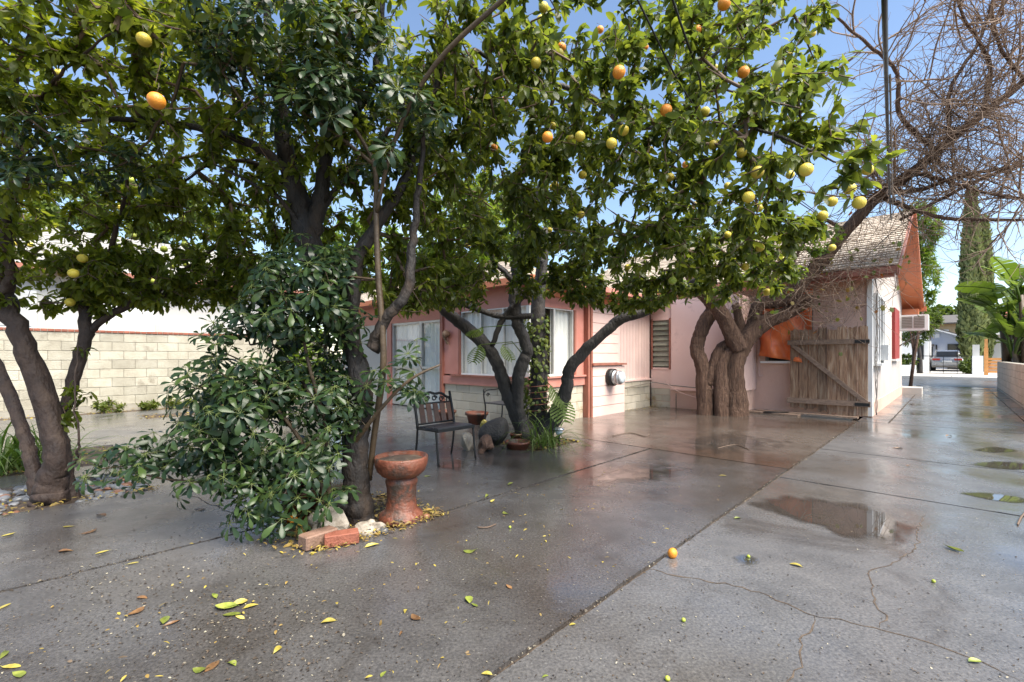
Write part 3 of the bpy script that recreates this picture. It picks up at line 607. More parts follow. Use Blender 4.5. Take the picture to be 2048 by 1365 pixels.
# wooden gate
gt = thing('wooden_gate', 'weathered brown plank gate with diagonal brace beside the house corner', 'gate', W(11.6, 1.9))
rr = random.Random(5)
for i in range(8):
    v0 = 1.215+i*.172; z0 = .03+(.0 if i < 4 else rr.uniform(.04, .11)); z1 = 1.86+rr.uniform(-.05, .03); u = 11.60+rr.uniform(-.006, .006); b = MB()
    lo = [z0+(rr.uniform(-.02, .05) if i > 2 else rr.uniform(-.01, .02)) for _ in range(5)]; hi = [z1+rr.uniform(-.03, .015) for _ in range(5)]; n = 5
    vs = [W(u+d, v0+.160*k/4, zz[k]) for d in (0, .024) for zz in (lo, hi) for k in range(5)]
    fs = []
    for k in range(4):
        fs += [(k, k+1, 6+k, 5+k), (10+k, 15+k, 16+k, 11+k), (5+k, 6+k, 16+k, 15+k), (k+1, k, 10+k, 11+k)]
    fs += [(0, 5, 15, 10), (4, 14, 19, 9)]
    b.add(vs, fs).build('plank', M['wood_gate'], gt)
MB().uv(11.545, 11.592, 1.19, 2.62, 1.50, 1.60).build('rail', M['wood_rail'], gt); MB().uv(11.545, 11.592, 1.17, 2.63, .23, .34).build('rail', M['wood_rail'], gt)
MB().frame(W(11.55, 1.2, .34), W(0, .12, 0), W(0, 1.26, 1.15), W(.04, 0, 0)).build('brace', M['wood_rail'], gt)
for z in (.28, 1.55): MB().uv(11.535, 11.545, 1.18, 1.42, z-.03, z+.03).build('hinge', M['iron'], gt)
# flat boards on the ground by the gate
bi = 0
for (a, b_, c, d, m, lab) in ((11.0, 11.28, 1.4, 2.25, 'concrete', 'grey flat paving board lying nearest the gate post'), (10.95, 11.2, 2.3, 3.3, 'wood_rail', 'long brown plank lying in front of the gate'), (11.32, 11.52, 1.35, 3.2, 'wood_rail', 'long plank lying along the foot of the gate')):
    tag(MB().uv(a, b_, c, d, .001, .035).build('paving_board' if m == 'concrete' else 'ground_plank', M[m]), lab, 'board')
tag(link('debris_sheet', rock_mesh('debris_sheet', M['iron'], 2, .5, 9, .3), None, W(11.1, 2.75, .05)), 'torn black sheet lying on the planks by the gate', 'sheet').scale = (.26, .10, .05)

# ------------------------------------------------------------------ neighbour's house on the left
nb = thing('neighbour_house', 'white neighbour house behind the block wall', 'house', W(2, 17))
MB().uv(-9, 6.6, 16.2, 16.4, -.1, 3.4).build('wall', M['neighbour_white'], nb); MB().uv(6.4, 6.6, 16.4, 22, -.1, 3.4).build('wall', M['neighbour_white'], nb)
roof_plane('shingles', W(-9, 15.75, 3.42), W(6.9, 15.75, 3.42), W(6.9, 20, 5.2), W(-9, 20, 5.2), 18, M['shingle_grey'], nb, .025)
MB().add([W(-9, 15.77, 3.4), W(6.9, 15.77, 3.4), W(6.9, 20, 5.17), W(-9, 20, 5.17)], [(0, 1, 2, 3)]).build('roof_deck', M['rust_trim'], nb)
MB().uv(-9, 6.9, 15.66, 15.75, 3.32, 3.44).build('gutter', M['rust_trim'], nb)
for (u0, u1, z0, z1, nm) in ((5.2, 5.95, 2.0, 2.95, 'window'), (-.9, .1, 1.9, 2.85, 'window'), (1.2, 2.4, 1.3, 3.0, 'door')):
    f = MB().uv(u0, u1, 16.14, 16.2, z0, z1).build(nm, M['white'], nb)
    MB().uv(u0+.08, u1-.08, 16.12, 16.14, z0+.08, z1-.08).build('pane' if nm == 'window' else 'door_panel', M['alu'] if nm == 'window' else M['white'], f)

# ------------------------------------------------------------------ across the street
fh = thing('far_house', 'pale blue gabled house behind the parked car', 'house', W(58, 0))
def wallpoly(b, u, prof, th):
    n = len(prof); A = [W(u, v, z) for v, z in prof]; B = [W(u+th, v, z) for v, z in prof]
    return b.add(A+B, [tuple(range(n))[::-1], tuple(range(n, 2*n))]+[(i, (i+1) % n, (i+1) % n+n, i+n) for i in range(n)])
M['blue_wall'] = mat('pale_blue_stucco', [(.46, .50, .58), (.52, .56, .63)], 1, (.8, .9))
M['tan_wall'] = mat('tan_stucco', [(.42, .31, .18), (.48, .36, .22)], 1, (.8, .9))
wallpoly(MB(), 57, [(-1.35, .1), (4.0, .1), (4.0, 2.6), (.96, 3.65), (-.1, 3.2), (-1.35, 2.75)], 6).build('wall', M['blue_wall'], fh)
MB().frame(W(56.7, 4.4, 2.5), W(6, 0, 0), W(0, -3.44, 1.2), (0, 0, .1)).build('roof', M['dark_roof'], fh); MB().frame(W(56.7, -1.6, 2.68), W(6, 0, 0), W(0, 2.56, 1.02), (0, 0, .1)).build('roof', M['dark_roof'], fh)
MB().frame(W(56.64, -1.6, 2.56), W(.06, 0, 0), W(0, 2.56, 1.02), (0, 0, .12)).build('fascia', M['white'], fh); MB().frame(W(56.64, 4.4, 2.38), W(.06, 0, 0), W(0, -3.44, 1.2), (0, 0, .12)).build('fascia', M['white'], fh)
MB().uv(56.93, 57, -.68, .27, .1, 2.35).build('garage_door', M['dark_glass'], fh); MB().uv(56.94, 57, .8, 1.12, 2.95, 3.3).build('gable_vent', M['white'], fh)
MB().uv(56.6, 57, 1.15, 1.6, 2.15, 2.35).build('awning', M['dark_roof'], fh); MB().uv(56.94, 57, 1.25, 1.6, .1, 2.1).build('door', M['dark_glass'], fh); MB().uv(56.85, 57, .95, 1.05, 1.9, 2.3).build('wall_lamp', M['iron'], fh)
th_ = thing('far_house', 'tan two storey house with dark roof behind the blue house', 'house', W(75, 1))
MB().uv(75, 82, -.7, 8, .1, 5.1).build('wall', M['tan_wall'], th_); MB().frame(W(74.3, -1.2, 5.05), W(5, 0, 1.2), W(0, 10, 0), (0, 0, .15)).build('roof', M['dark_roof'], th_)
wf = MB().uv(74.93, 75, .25, 1.1, 3.7, 4.4).build('window', M['white'], th_); MB().uv(74.9, 74.93, .33, 1.02, 3.78, 4.32).build('pane', M['alu'], wf)
wh = thing('far_house', 'narrow white gabled house left of the parked car', 'house', W(48, 3))
wallpoly(MB(), 46, [(1.25, .1), (5, .1), (5, 2.8), (1.75, 4.0), (1.25, 2.9)], 7).build('wall', M['white'], wh)
MB().frame(W(45.7, 1.08, 2.68), W(8, 0, 0), W(0, .67, 1.42), (0, 0, .12)).build('roof', M['dark_roof'], wh); MB().frame(W(45.7, 5.3, 2.75), W(8, 0, 0), W(0, -3.55, 1.35), (0, 0, .12)).build('roof', M['dark_roof'], wh)
MB().uv(45.94, 46, 1.5, 1.75, 1, 2.1).build('window', M['dark_glass'], wh)
rh = thing('far_house', 'house with red tiled roof at the right across the street', 'house', W(52, -5))
MB().uv(50, 58, -10, -1.9, .1, 3.0).build('wall', M['neighbour_white'], rh); MB().frame(W(49.4, -11, 2.95), W(4, 0, 1.9), W(0, 9.35, 0), (0, 0, .14)).build('roof', M['brick'], rh); MB().uv(49.3, 49.45, -11, -1.6, 2.85, 3.1).build('fascia', M['white'], rh)
MB().uv(49.92, 50, -6, -3.5, 1, 2.2).build('window', M['dark_glass'], rh)
# low front walls, pillar, gate, orange fence
tag(MB().uv(39.3, 39.6, 1.66, 12, .1, .68).build('garden_wall', M['white']), 'low white garden wall left of the driveway gate across the street', 'wall')
gp = thing('gate_pillar', 'tall white pillar right of the driveway gate across the street', 'pillar', W(39.5, -1.1))
MB().uv(39.3, 39.7, -1.37, -.9, .1, 1.28).build('base_block', M['white'], gp); MB().uv(39.5, 40.0, -1.22, -.92, 1.28, 1.95).build('upper_block', M['neighbour_white'], gp)
dg = thing('driveway_gate', 'dark metal tube gate in front of the parked car', 'gate', W(39.5, .4))
for z in (.16, 1.25): MB().uv(39.44, 39.48, -.9, 1.66, z, z+.04).build('rail', M['iron'], dg)
for k in range(5): MB().uv(39.44, 39.475, -.88+k*.62, -.85+k*.62, .2, 1.25).build('upright', M['iron'], dg)
of = thing('slat_fence', 'orange wooden slat fence with tall post across the street', 'fence', W(40, -1.8))
M['orange_wood'] = mat('orange_stained_wood', [(.45, .20, .06), (.58, .28, .09)], 6, (.5, .7), .2, 30, var=.1)
for k in range(5): MB().uv(40.0, 40.05, -4.5, -1.6, .25+k*.19, .39+k*.19).build('slat', M['orange_wood'], of)
MB().uv(39.9, 40.1, -1.6, -1.42, .1, 1.75).build('post', M['orange_wood'], of); MB().uv(39.93, 40.07, -1.58, -1.44, 1.75, 2.3).build('post', M['orange_wood'], of)
# ------------------------------------------------------------------ parked car (seen from behind)
M['car_paint'] = mat('silver_car_paint', [(.34, .35, .37), (.38, .39, .41)], 3, (.22, .3), metal=.5)
M['tyre'] = mat('tyre_rubber', [(.02, .02, .02), (.03, .03, .03)], 10, (.7, .9))
M['tail_red'] = mat('red_tail_light', [(.45, .03, .025), (.5, .05, .04)], 10, (.1, .2))
M['plate'] = mat('number_plate', [(.7, .7, .7), (.78, .78, .76)], 10, (.4, .5))
car = thing('parked_car', 'silver estate car parked nose-in behind the driveway gate', 'car', W(50, .25, .1))
cu, cv, cz = 48.6, .25, .10           # rear bumper plane, centre line, ground
def ring(u, hw, z0, z1, rb=.12, rt=.15):  # rounded cross-section
    pts = []
    for (sx, sz, r, a0) in ((1, -1, rb, -90), (1, 1, rt, 0), (-1, 1, rt, 90), (-1, -1, rb, 180)):
        cx_ = sx*(hw-r); cz_ = (z1-r if sz > 0 else z0+r)
        for k in range(4):
            a = math.radians(a0+30*k); pts.append(W(cu+u, cv-(cx_+r*math.cos(a)), cz+cz_+r*math.sin(a)))
    return pts
def loft(rings):
    n = len(rings[0]); b = MB(); b.add([p for r in rings for p in r], [(i*n+k, i*n+(k+1) % n, (i+1)*n+(k+1) % n, (i+1)*n+k) for i in range(len(rings)-1) for k in range(n)]+[tuple(range(n))[::-1], tuple(range((len(rings)-1)*n, len(rings)*n))], True); return b
body = loft([ring(0, .84, .38, .78, .1, .1), ring(.06, .90, .30, .98, .12, .12), ring(.25, .93, .27, 1.05), ring(1.2, .94, .26, 1.07), ring(3.2, .93, .26, 1.02), ring(4.2, .90, .28, .92), ring(4.6, .78, .34, .78)]).build('body', M['car_paint'], car)
loft([ring(.18, .76, .95, 1.05, .02, .03), ring(.45, .72, .95, 1.50, .02, .12), ring(.75, .70, .95, 1.62, .02, .14), ring(2.2, .69, .95, 1.64, .02, .14), ring(3.3, .66, .95, 1.08, .02, .05)]).build('cabin', M['car_paint'], car)
MB().frame(W(cu+.22, cv-.60, cz+1.10), W(0, 1.2), W(.22, 0, .40), W(-.03, 0, .02)).build('rear_window', M['dark_glass'], car)
for s in (-1, 1):
    MB().frame(W(cu+.9, cv+s*.735, cz+1.10), W(1.6, 0), W(0, -s*.04, .40), W(0, s*.012)).build('side_window', M['dark_glass'], car)
    MB().uv(cu-.015, cu+.12, cv+s*.62-.22, cv+s*.62+.22, cz+.84, cz+.98).build('tail_light', M['tail_red'], car)
    MB().uv(cu+.5, cu+2.6, cv+s*.6-.02, cv+s*.6+.02, cz+1.66, cz+1.70).build('roof_rail', M['iron'], car)
    MB().uv(cu+2.7, cu+2.85, cv+s*1.02-.10, cv+s*1.02+.10, cz+1.02, cz+1.16).build('wing_mirror', M['car_paint'], car)
    for du in (.95, 3.7):
        wl = MB().lathe(W(cu+du, cv+s*.70, cz+.33), [(.2, 0), (.32, .0), (.33, .05), (.33, .19), (.30, .22), (.2, .22)], 20, W(0, s)).build('wheel', M['tyre'], car)
        MB().lathe(W(cu+du, cv+s*.925, cz+.33), [(.2, 0), (.05, .015), (0, .015)], 16, W(0, s)).build('rim', M['steel'], wl)
MB().uv(cu-.04, cu+.1, cv-.86, cv+.86, cz+.30, cz+.42).build('bumper_trim', M['grille'], car)
MB().uv(cu-.02, cu+.03, cv-.27, cv+.27, cz+.70, cz+.82).build('number_plate', M['plate'], car)

# ------------------------------------------------------------------ foliage machinery
def unit(a): return a/np.maximum(np.linalg.norm(a, axis=-1, keepdims=True), 1e-9)
LEAF_PROFILES = {   # stations along the midrib, half width, lift
 'citrus': ([0, .20, .50, .80, 1.0], [0, .36, .50, .33, 0], [0, .03, .03, -.03, -.12]),
 'leaflet': ([0, .34, .68, .91, 1.0], [0, .27, .47, .33, 0], [0, .03, .01, -.07, -.14]),
}
def leaf_geom(P, D, Nn, L, Wd, kind='citrus', fold=.16):
    """P base points, D axes, Nn normals -> vertices and triangles; every leaf curls and folds a little differently"""
    x, wv, zc = LEAF_PROFILES[kind]; D = unit(D); Nn = unit(Nn-D*np.sum(Nn*D, 1, keepdims=True)); B = np.cross(Nn, D); n = len(P)
    r_ = np.random.default_rng(n); cur = r_.uniform(.2, 2.0, (n, 1)) if n > 1 else np.ones((1, 1)); fo = r_.uniform(-.02, .36, (n, 1)) if n > 1 else np.full((1, 1), fold); asy = r_.normal(0, .06, (n, 1)) if n > 1 else np.zeros((1, 1))
    L = L[:, None]; Wd = Wd[:, None]; out = []; K = len(x)
    for i in range(K): out.append(P+D*(x[i]*L)+Nn*(zc[i]*L*cur)+B*(asy*L*x[i]**2))
    for s in (1, -1):
        for i in range(1, K-1): out.append(P+D*(x[i]*L)+B*(s*wv[i]*Wd+asy*L*x[i]**2)+Nn*(zc[i]*L*cur+fo*Wd*1.3*wv[i]))
    V = np.stack(out, 1); T = []
    for q, s in ((K, 1), (2*K-2, -1)):
        t_ = [(0, 1, q)]+[y for i in range(1, K-2) for y in ((i, i+1, q+i), (i, q+i, q+i-1))]+[(K-2, K-1, q+K-3)]
        T += t_ if s > 0 else [y[::-1] for y in t_]
    T = np.array(T); T = (T[None]+np.arange(n)[:, None, None]*V.shape[1]).reshape(-1, 3)
    return V.reshape(-1, 3), T
def leaf_unit_mesh(name, m, kind, ratio=.42):
    V, T = leaf_geom(np.zeros((1, 3)), np.array([[1., 0, 0]]), np.array([[0, 0, 1.]]), np.array([1.]), np.array([ratio]), kind)
    return tri_mesh(name, V, T, m)
def add_leaves(parent, P, D, Nn, L, ratio, m, kind='citrus', singles=300, name='leaf'):
    """the `singles` leaves that show largest become objects of their own, the rest one foliage part"""
    P = np.asarray(P, float); D = unit(np.asarray(D, float)); Nn = np.asarray(Nn, float); L = np.asarray(L, float)
    px = CX+F*P[:, 0]/P[:, 1]; py = HZ-F*(P[:, 2]-EYE)/P[:, 1]
    near = P[:, 1] > (1.55 if kind == 'citrus' else 1.2)      # keep twigs out of the lens
    behind = P[:, 1] < .1
    keep = near | behind | (px < -150) | (px > 2200)
    P, D, Nn, L, px, py = P[keep], D[keep], Nn[keep], L[keep], px[keep], py[keep]
    hid = np.zeros(len(P), bool); tip = P+D*L[:, None]*.5; tx = CX+F*tip[:, 0]/tip[:, 1]; ty = HZ-F*(tip[:, 2]-EYE)/tip[:, 1]
    for fx, fy, fd, fY in FR: hid |= (P[:, 1] < fY) & (P[:, 1] > .3) & (np.hypot(tx-fx, ty-fy) < fd*.9) & (np.random.default_rng(1).random(len(P)) < .85)
    P, D, Nn, L, px, py = P[~hid], D[~hid], Nn[~hid], L[~hid], px[~hid], py[~hid]
    size = np.where((P[:, 1] > .3) & (px > 0) & (px < 2048) & (py > 0) & (py < 1365), L/np.maximum(P[:, 1], .3), 0)
    idx = np.argsort(-size)[:singles]; mask = np.ones(len(P), bool); mask[idx] = False
    if singles:
        me = leaf_unit_mesh(name, m, kind, ratio)
        for i in idx:
            d = Vector(D[i]); n = Vector(Nn[i]); n = (n-d*n.dot(d)).normalized(); b = n.cross(d); l = L[i]
            o = link(name, me, parent, P[i]); o.rotation_mode = 'QUATERNION'
            o.rotation_quaternion = Matrix((d, b, n)).transposed().to_quaternion(); o.scale = (l, l, l)
    V, T = leaf_geom(P[mask], D[mask], Nn[mask], L[mask], L[mask]*ratio, kind)
    o = link('foliage', tri_mesh('foliage', V, T, m), parent); o['kind'] = 'stuff'; return o
def sample_ell(c, r, n, rng, shell=.35):
    d = unit(rng.normal(size=(n, 3))); q = rng.random(n)**(1/3)
    q = np.where(rng.random(n) < shell, .75+.25*rng.random(n), q)
    return np.array(c)+d*np.array(r)*q[:, None]
class Skeleton:
    """twigs grown from limbs: every shoot joins the nearest wood already there"""
    def __init__(s): s.p = []; s.par = []; s.fix = []
    def limb(s, pts):
        for q in pts: s.p.append(np.array(q[:3])); s.par.append(-1); s.fix.append(True)
    def grow(s, T, rng, step=.16, sag=.06, jit=.04, maxd=9):
        nmax = len(s.p)+len(T)*14+10; A = np.zeros((nmax, 3)); A[:len(s.p)] = s.p; n = len(s.p)
        d0 = np.min(np.linalg.norm(T[:, None]-A[None, :n], axis=2), 1); T = T[np.argsort(d0)]; tips = []
        for t in T:
            d = np.linalg.norm(A[:n]-t, axis=1); i = int(np.argmin(d)); L = d[i]
            if L > maxd: continue
            k = max(1, min(12, int(L/step))); a = A[i].copy(); prev = i; mid = rng.normal(size=3)*jit*L*1.6
            for j in range(1, k+1):
                f = j/k; q = a+(t-a)*f+mid*math.sin(math.pi*f)+np.array([0, 0, sag*L*math.sin(math.pi*f)])+(rng.normal(size=3)*jit*.35 if j < k else 0)
                A[n] = q; s.p.append(q); s.par.append(prev); s.fix.append(False); prev = n; n += 1
            tips.append(prev)
        return tips
    def mesh(s, name, m, parent, r0=.0022, pw=.46, rmax=.03, sides=4, stuff=True):
        n = len(s.p); cnt = np.ones(n)
        for i in range(n-1, -1, -1):
            if s.par[i] >= 0: cnt[s.par[i]] += cnt[i]
        rad = np.minimum(r0*cnt**pw, rmax); P = np.array(s.p); I = [i for i in range(n) if s.par[i] >= 0]
        if not I: return
        I = np.array(I); J = np.array([s.par[i] for i in I]); a = P[J]; b = P[I]; t = unit(b-a)
        ref = np.where(np.abs(t[:, 2:3]) < .9, np.array([[0, 0, 1.]]), np.array([[1., 0, 0]])); x = unit(np.cross(t, ref)); y = np.cross(t, x)
        fixj = np.array([s.fix[j] for j in J]); ra = np.where(fixj, rad[I]*1.15, rad[J]); rb = rad[I]; V = []
        for k in range(sides):
            th = 2*math.pi*k/sides; o = x*math.cos(th)+y*math.sin(th); V += [a+o*ra[:, None], b+o*rb[:, None]]
        V = np.stack(V, 1); T = []
        for k in range(sides):
            k2 = (k+1) % sides; T += [(2*k, 2*k2, 2*k2+1), (2*k, 2*k2+1, 2*k+1)]
        T = (np.array(T)[None]+np.arange(len(I))[:, None, None]*2*sides).reshape(-1, 3)
        o = link(name, tri_mesh(name, V.reshape(-1, 3), T, m), parent)
        if stuff: o['kind'] = 'stuff'
        return o
def branchlets(sk, starts, rng, n, length=(.5, 1.2), bias=(0, 0, .35)):
    """bare twigs that fork in order and end in free tips"""
    P0 = [np.array(q[:3]) for q in starts]
    def shoot(i0, p, d, L, lev):
        k = max(4, int(L/.07)); prev = i0; curl = rng.normal(size=3)*.10
        for j in range(k):
            d = unit((d+curl*.35+rng.normal(size=3)*.07+np.array(bias)*.03)[None])[0]; p = p+d*L/k; sk.p.append(p); sk.par.append(prev); sk.fix.append(False); prev = len(sk.p)-1
            if lev < 2 and j > 0 and rng.random() < (.42 if lev == 0 else .26):
                s = unit(np.cross(d, rng.normal(size=3))[None])[0]; shoot(prev, p.copy(), unit((d+s*rng.uniform(.6, 1.1))[None])[0], L*rng.uniform(.28, .6), lev+1)
    for _ in range(n):
        p = P0[rng.integers(0, len(P0))]; sk.p.append(p); sk.par.append(-1); sk.fix.append(True)
        shoot(len(sk.p)-1, p.copy(), unit((rng.normal(size=3)+np.array(bias))[None])[0], rng.uniform(*length), 0)
def limb_path(pts, sub=5):
    """(px, py, depth, diameter in px) -> list of (x,y,z,r)"""
    out = []
    for p in spline(pts, sub):
        q = PT(p[0], p[1], p[2]); out.append((q.x, q.y, q.z, max(.003, .88*p[3]/2/F*p[2]/math.sqrt(1+((p[0]-CX)/F)**2))))
    return out
def tree_limbs(root, limbs, m, sk, name='limb', sides=10, bump=.06, ridge=0.0, sub=5):
    for i, l in enumerate(limbs):
        P = limb_path(l, sub); rr = random.Random(i+len(limbs)*7)
        for k in range(1, len(P)-1): P[k] = (P[k][0]+rr.gauss(0, .006), P[k][1]+rr.gauss(0, .006), P[k][2], P[k][3])
        MB().tube([p[:3] for p in P], [p[3] for p in P], sides, True, bump, i, ridge).build('trunk' if i == 0 else name, m, root)
        sk.limb(P[2:] if i == 0 else P)
def citrus_leaves(sk, tips, rng, per=9, L=(.058, .108), droop=.45, spread=.16):
    P = np.array(sk.p); par = np.array(sk.par); out = [[], [], [], []]
    for t in tips:
        chain = [t]
        while par[chain[-1]] >= 0 and len(chain) < 4: chain.append(par[chain[-1]])
        ax = unit((P[t]-P[chain[-1]])[None])[0] if len(chain) > 1 else np.array([0, 0, 1.])
        n = rng.integers(max(2, per-3), per+4)
        for k in range(n):
            f = rng.random()**1.4*(len(chain)-1) if len(chain) > 1 else 0; i = int(f); a = P[chain[i]]; b = P[chain[min(i+1, len(chain)-1)]]
            p = a+(b-a)*(f-i)+rng.normal(size=3)*.012
            d = unit((rng.normal(size=3)*.8+ax*.55+np.array([0, 0, -droop]))[None])[0]
            nn = np.array([0, 0, 1.])+rng.normal(size=3)*.55
            out[0].append(p); out[1].append(d); out[2].append(nn); out[3].append(rng.uniform(*L))
    return out
def palmate(centres, rng, L=(.065, .12), nl=(6, 9), up=.55):
    out = [[], [], [], []]; pet = []
    for c, ax in centres:
        n = rng.integers(*nl); ax = unit(np.array(ax)[None])[0]; x = unit(np.cross(ax, rng.normal(size=3))[None])[0]; y = np.cross(ax, x); l = rng.uniform(*L); dr = rng.uniform(-.15, .75)
        for k in range(n):
            a = 2*math.pi*k/n*.93+rng.normal()*.06; d = x*math.cos(a)+y*math.sin(a)-ax*dr*.6+np.array([0, 0, -.22*dr]); st = unit(d[None])[0]*.028
            out[0].append(np.array(c)+st); out[1].append(d); out[2].append(ax+rng.normal(size=3)*.12); out[3].append(l*rng.uniform(.8, 1.08)); pet.append((c, np.array(c)+st))
    return out, pet
FR = []
FRUIT = {k: rock_mesh('fruit', M[m], 3, .014, i, .97) for i, (k, m) in enumerate((('o', 'orange'), ('y', 'yellow'), ('g', 'green_fruit')))}
def fruit(root, kind, px, py, dia, size=.078):
    size *= random.uniform(.93, 1.08); Y = size*F/dia*math.sqrt(math.sqrt(1+((px-CX)/F)**2)); FR.append((px, py, dia, Y)); p = PT(px, py, Y); o = link('fruit', FRUIT[kind], root, p)
    o.scale = (size/2,)*3; o.rotation_euler = (random.uniform(-.5, .5), random.uniform(-.5, .5), random.uniform(0, 6))
    top = p+Vector((0, 0, size*.46)); q = top+Vector((random.uniform(-.05, .05), random.uniform(-.02, .06), random.uniform(.05, .10)))
    MB().tube([top, top.lerp(q, .5)+Vector((.006, 0, .01)), q], [.002, .0017, .0017], 5).build('fruit_stalk', M['bark_stem'], root)
# ------------------------------------------------------------------ tree A: citrus at the left in the pebble bed
def crown(blobs, n, rng):
    vol = np.array([b[3]*b[4]*b[5]*(b[6] if len(b) > 6 else 1) for b in blobs]); cnt = (vol/vol.sum()*n).astype(int)
    return np.concatenate([sample_ell(PT(*b[:3]), b[3:6], k, rng) for b, k in zip(blobs, cnt)])
def clumpy(T, rng, k, f=.6):
    """pull shoots towards random centres so that the crown has clumps and holes"""
    C = T[rng.integers(0, len(T), k)]; d = np.linalg.norm(T[:, None]-C[None], axis=2); i = np.argmin(d, 1)
    return T+(C[i]-T)*(f*rng.random(len(T)))[:, None]*.8
rng = np.random.default_rng(3)
A = thing('citrus_tree', 'left citrus tree with smooth brown trunks rising from the pebbles', 'tree', G(95, 1003), 'citrus trees in the yard')
skA = Skeleton()
tree_limbs(A, [
 [(97, 1040, 4.0, 112), (99, 1005, 4.0, 96), (106, 965, 4.0, 78), (114, 910, 4.0, 68), (88, 800, 4.0, 62), (48, 690, 3.95, 58), (8, 585, 3.9, 50), (14, 530, 3.85, 40), (10, 470, 3.85, 36), (22, 400, 3.8, 32), (40, 330, 3.7, 28), (25, 200, 3.6, 20), (60, 60, 3.5, 12)],
 [(80, 1010, 4.05, 44), (66, 945, 4.05, 38), (48, 870, 4.1, 36), (0, 745, 4.2, 34), (-50, 640, 4.3, 30), (-100, 500, 4.3, 22)],
 [(150, 1030, 4.12, 46), (134, 940, 4.12, 34), (124, 850, 4.15, 32), (148, 750, 4.2, 34), (172, 665, 4.25, 34), (165, 580, 4.3, 28), (210, 525, 4.2, 18), (240, 440, 4.1, 12), (260, 340, 3.9, 8)],
 [(172, 680, 4.25, 22), (205, 640, 4.3, 22), (300, 590, 4.4, 18), (350, 555, 4.5, 14), (430, 495, 4.6, 10), (500, 440, 4.6, 6)],
 [(205, 640, 4.3, 20), (260, 610, 4.4, 20), (330, 590, 4.6, 13), (390, 560, 4.8, 8)],
 [(5, 590, 3.9, 40), (25, 540, 3.8, 30), (-10, 500, 3.7, 22), (-40, 420, 3.6, 18)],
 [(130, 940, 4.0, 12), (150, 925, 3.95, 9), (158, 880, 3.9, 6), (150, 800, 3.9, 5), (155, 690, 3.95, 4)],
 [(22, 400, 3.8, 16), (90, 330, 3.7, 14), (180, 300, 3.8, 11), (280, 250, 3.9, 7)],
 [(30, 330, 3.7, 15), (60, 230, 3.3, 12), (130, 140, 3.0, 9), (230, 60, 2.8, 6)],
], M['bark_a'], skA, 'limb', 20, .07, .035, 8)
TA = crown([(50, 330, 3.7, 1.2, 1.0, .75), (230, 440, 4.3, 1.15, .9, .62), (400, 470, 4.7, .9, .7, .50), (240, 180, 3.5, 1.2, 1.1, .75), (-150, 450, 4.2, .8, 1, .8), (60, 40, 3.2, 1.2, 1.0, .6), (155, 780, 4.05, .22, .2, .35, 2.0), (330, 560, 4.4, .9, .6, .30, 4.2), (480, 570, 4.5, .45, .4, .28, 4.5), (80, 570, 4.2, .5, .5, .28, 3.0), (200, 560, 4.2, .5, .5, .24, 4.0), (300, 590, 4.4, .9, .5, .2, 3.0)], 2050, rng)
TA = clumpy(TA, rng, 230); tips = skA.grow(TA, rng)
skA.mesh('twigs', M['twig'], A, .0025, .45, .022)
for k, x, y, d in (('y', 313, 202, 36), ('y', 288, 80, 30), ('y', 125, 547, 19), ('y', 147, 547, 22), ('y', 165, 517, 21), ('y', 140, 605, 20), ('g', 95, 508, 15), ('y', 240, 415, 14), ('g', 365, 433, 14), ('g', 270, 474, 17), ('g', 328, 499, 15), ('g', 370, 490, 16), ('g', 372, 529, 14), ('g', 344, 532, 15), ('g', 262, 360, 14), ('y', 118, 146, 18), ('g', 306, 562, 12), ('g', 470, 203, 13), ('y', 60, 490, 14), ('y', 252, 402, 12), ('y', 32, 487, 13)):
    fruit(A, 'o' if (x, y) in ((313, 202),) else k, x, y, d)
add_leaves(A, *citrus_leaves(skA, tips, rng, 11), .38, M['leaf_a'])

# ------------------------------------------------------------------ tree B: dark tree in the middle
B = thing('citrus_tree', 'middle tree with thick black trunk beside the terracotta pedestal', 'tree', G(715, 1045), 'citrus trees in the yard')
skB = Skeleton()
tree_limbs(B, [
 [(715, 1075, 3.55, 84), (715, 1035, 3.55, 72), (714, 960, 3.55, 62), (712, 880, 3.55, 58), (724, 780, 3.6, 50), (702, 690, 3.65, 46), (652, 600, 3.7, 50), (622, 500, 3.75, 60), (602, 420, 3.75, 56), (580, 340, 3.75, 44), (565, 270, 3.75, 38), (560, 200, 3.75, 30), (540, 100, 3.7, 22), (530, -60, 3.6, 14)],
 [(622, 480, 3.75, 42), (640, 400, 3.75, 36), (655, 300, 3.7, 28), (680, 200, 3.7, 22), (700, 60, 3.6, 14)],
 [(720, 800, 3.6, 38), (706, 640, 3.6, 34), (716, 520, 3.65, 34), (760, 440, 3.7, 26), (800, 380, 3.7, 22), (830, 300, 3.7, 17), (880, 150, 3.6, 13), (940, 40, 3.4, 9)],
 [(745, 700, 3.45, 34), (770, 640, 3.42, 27), (812, 585, 3.4, 24), (826, 480, 3.45, 19), (836, 380, 3.4, 14), (850, 260, 3.3, 9)],
 [(575, 345, 3.7, 26), (525, 300, 3.6, 22), (440, 268, 3.55, 19), (300, 240, 3.5, 16), (130, 238, 3.5, 11), (0, 175, 3.4, 7)],
 [(590, 400, 3.75, 14), (520, 330, 3.9, 11), (420, 330, 4.0, 8), (330, 400, 4.0, 5)],
 [(640, 420, 3.75, 18), (700, 350, 3.9, 14), (790, 240, 3.9, 11), (850, 130, 3.8, 9)],
 [(655, 300, 3.7, 18), (740, 180, 3.5, 16), (760, 60, 3.4, 16), (768, -80, 3.3, 12)],
 [(612, 480, 3.75, 13), (570, 410, 3.6, 10), (510, 370, 3.5, 8), (430, 330, 3.4, 5)],
], M['bark_b'], skB, 'limb', 20, .07, .05, 8)
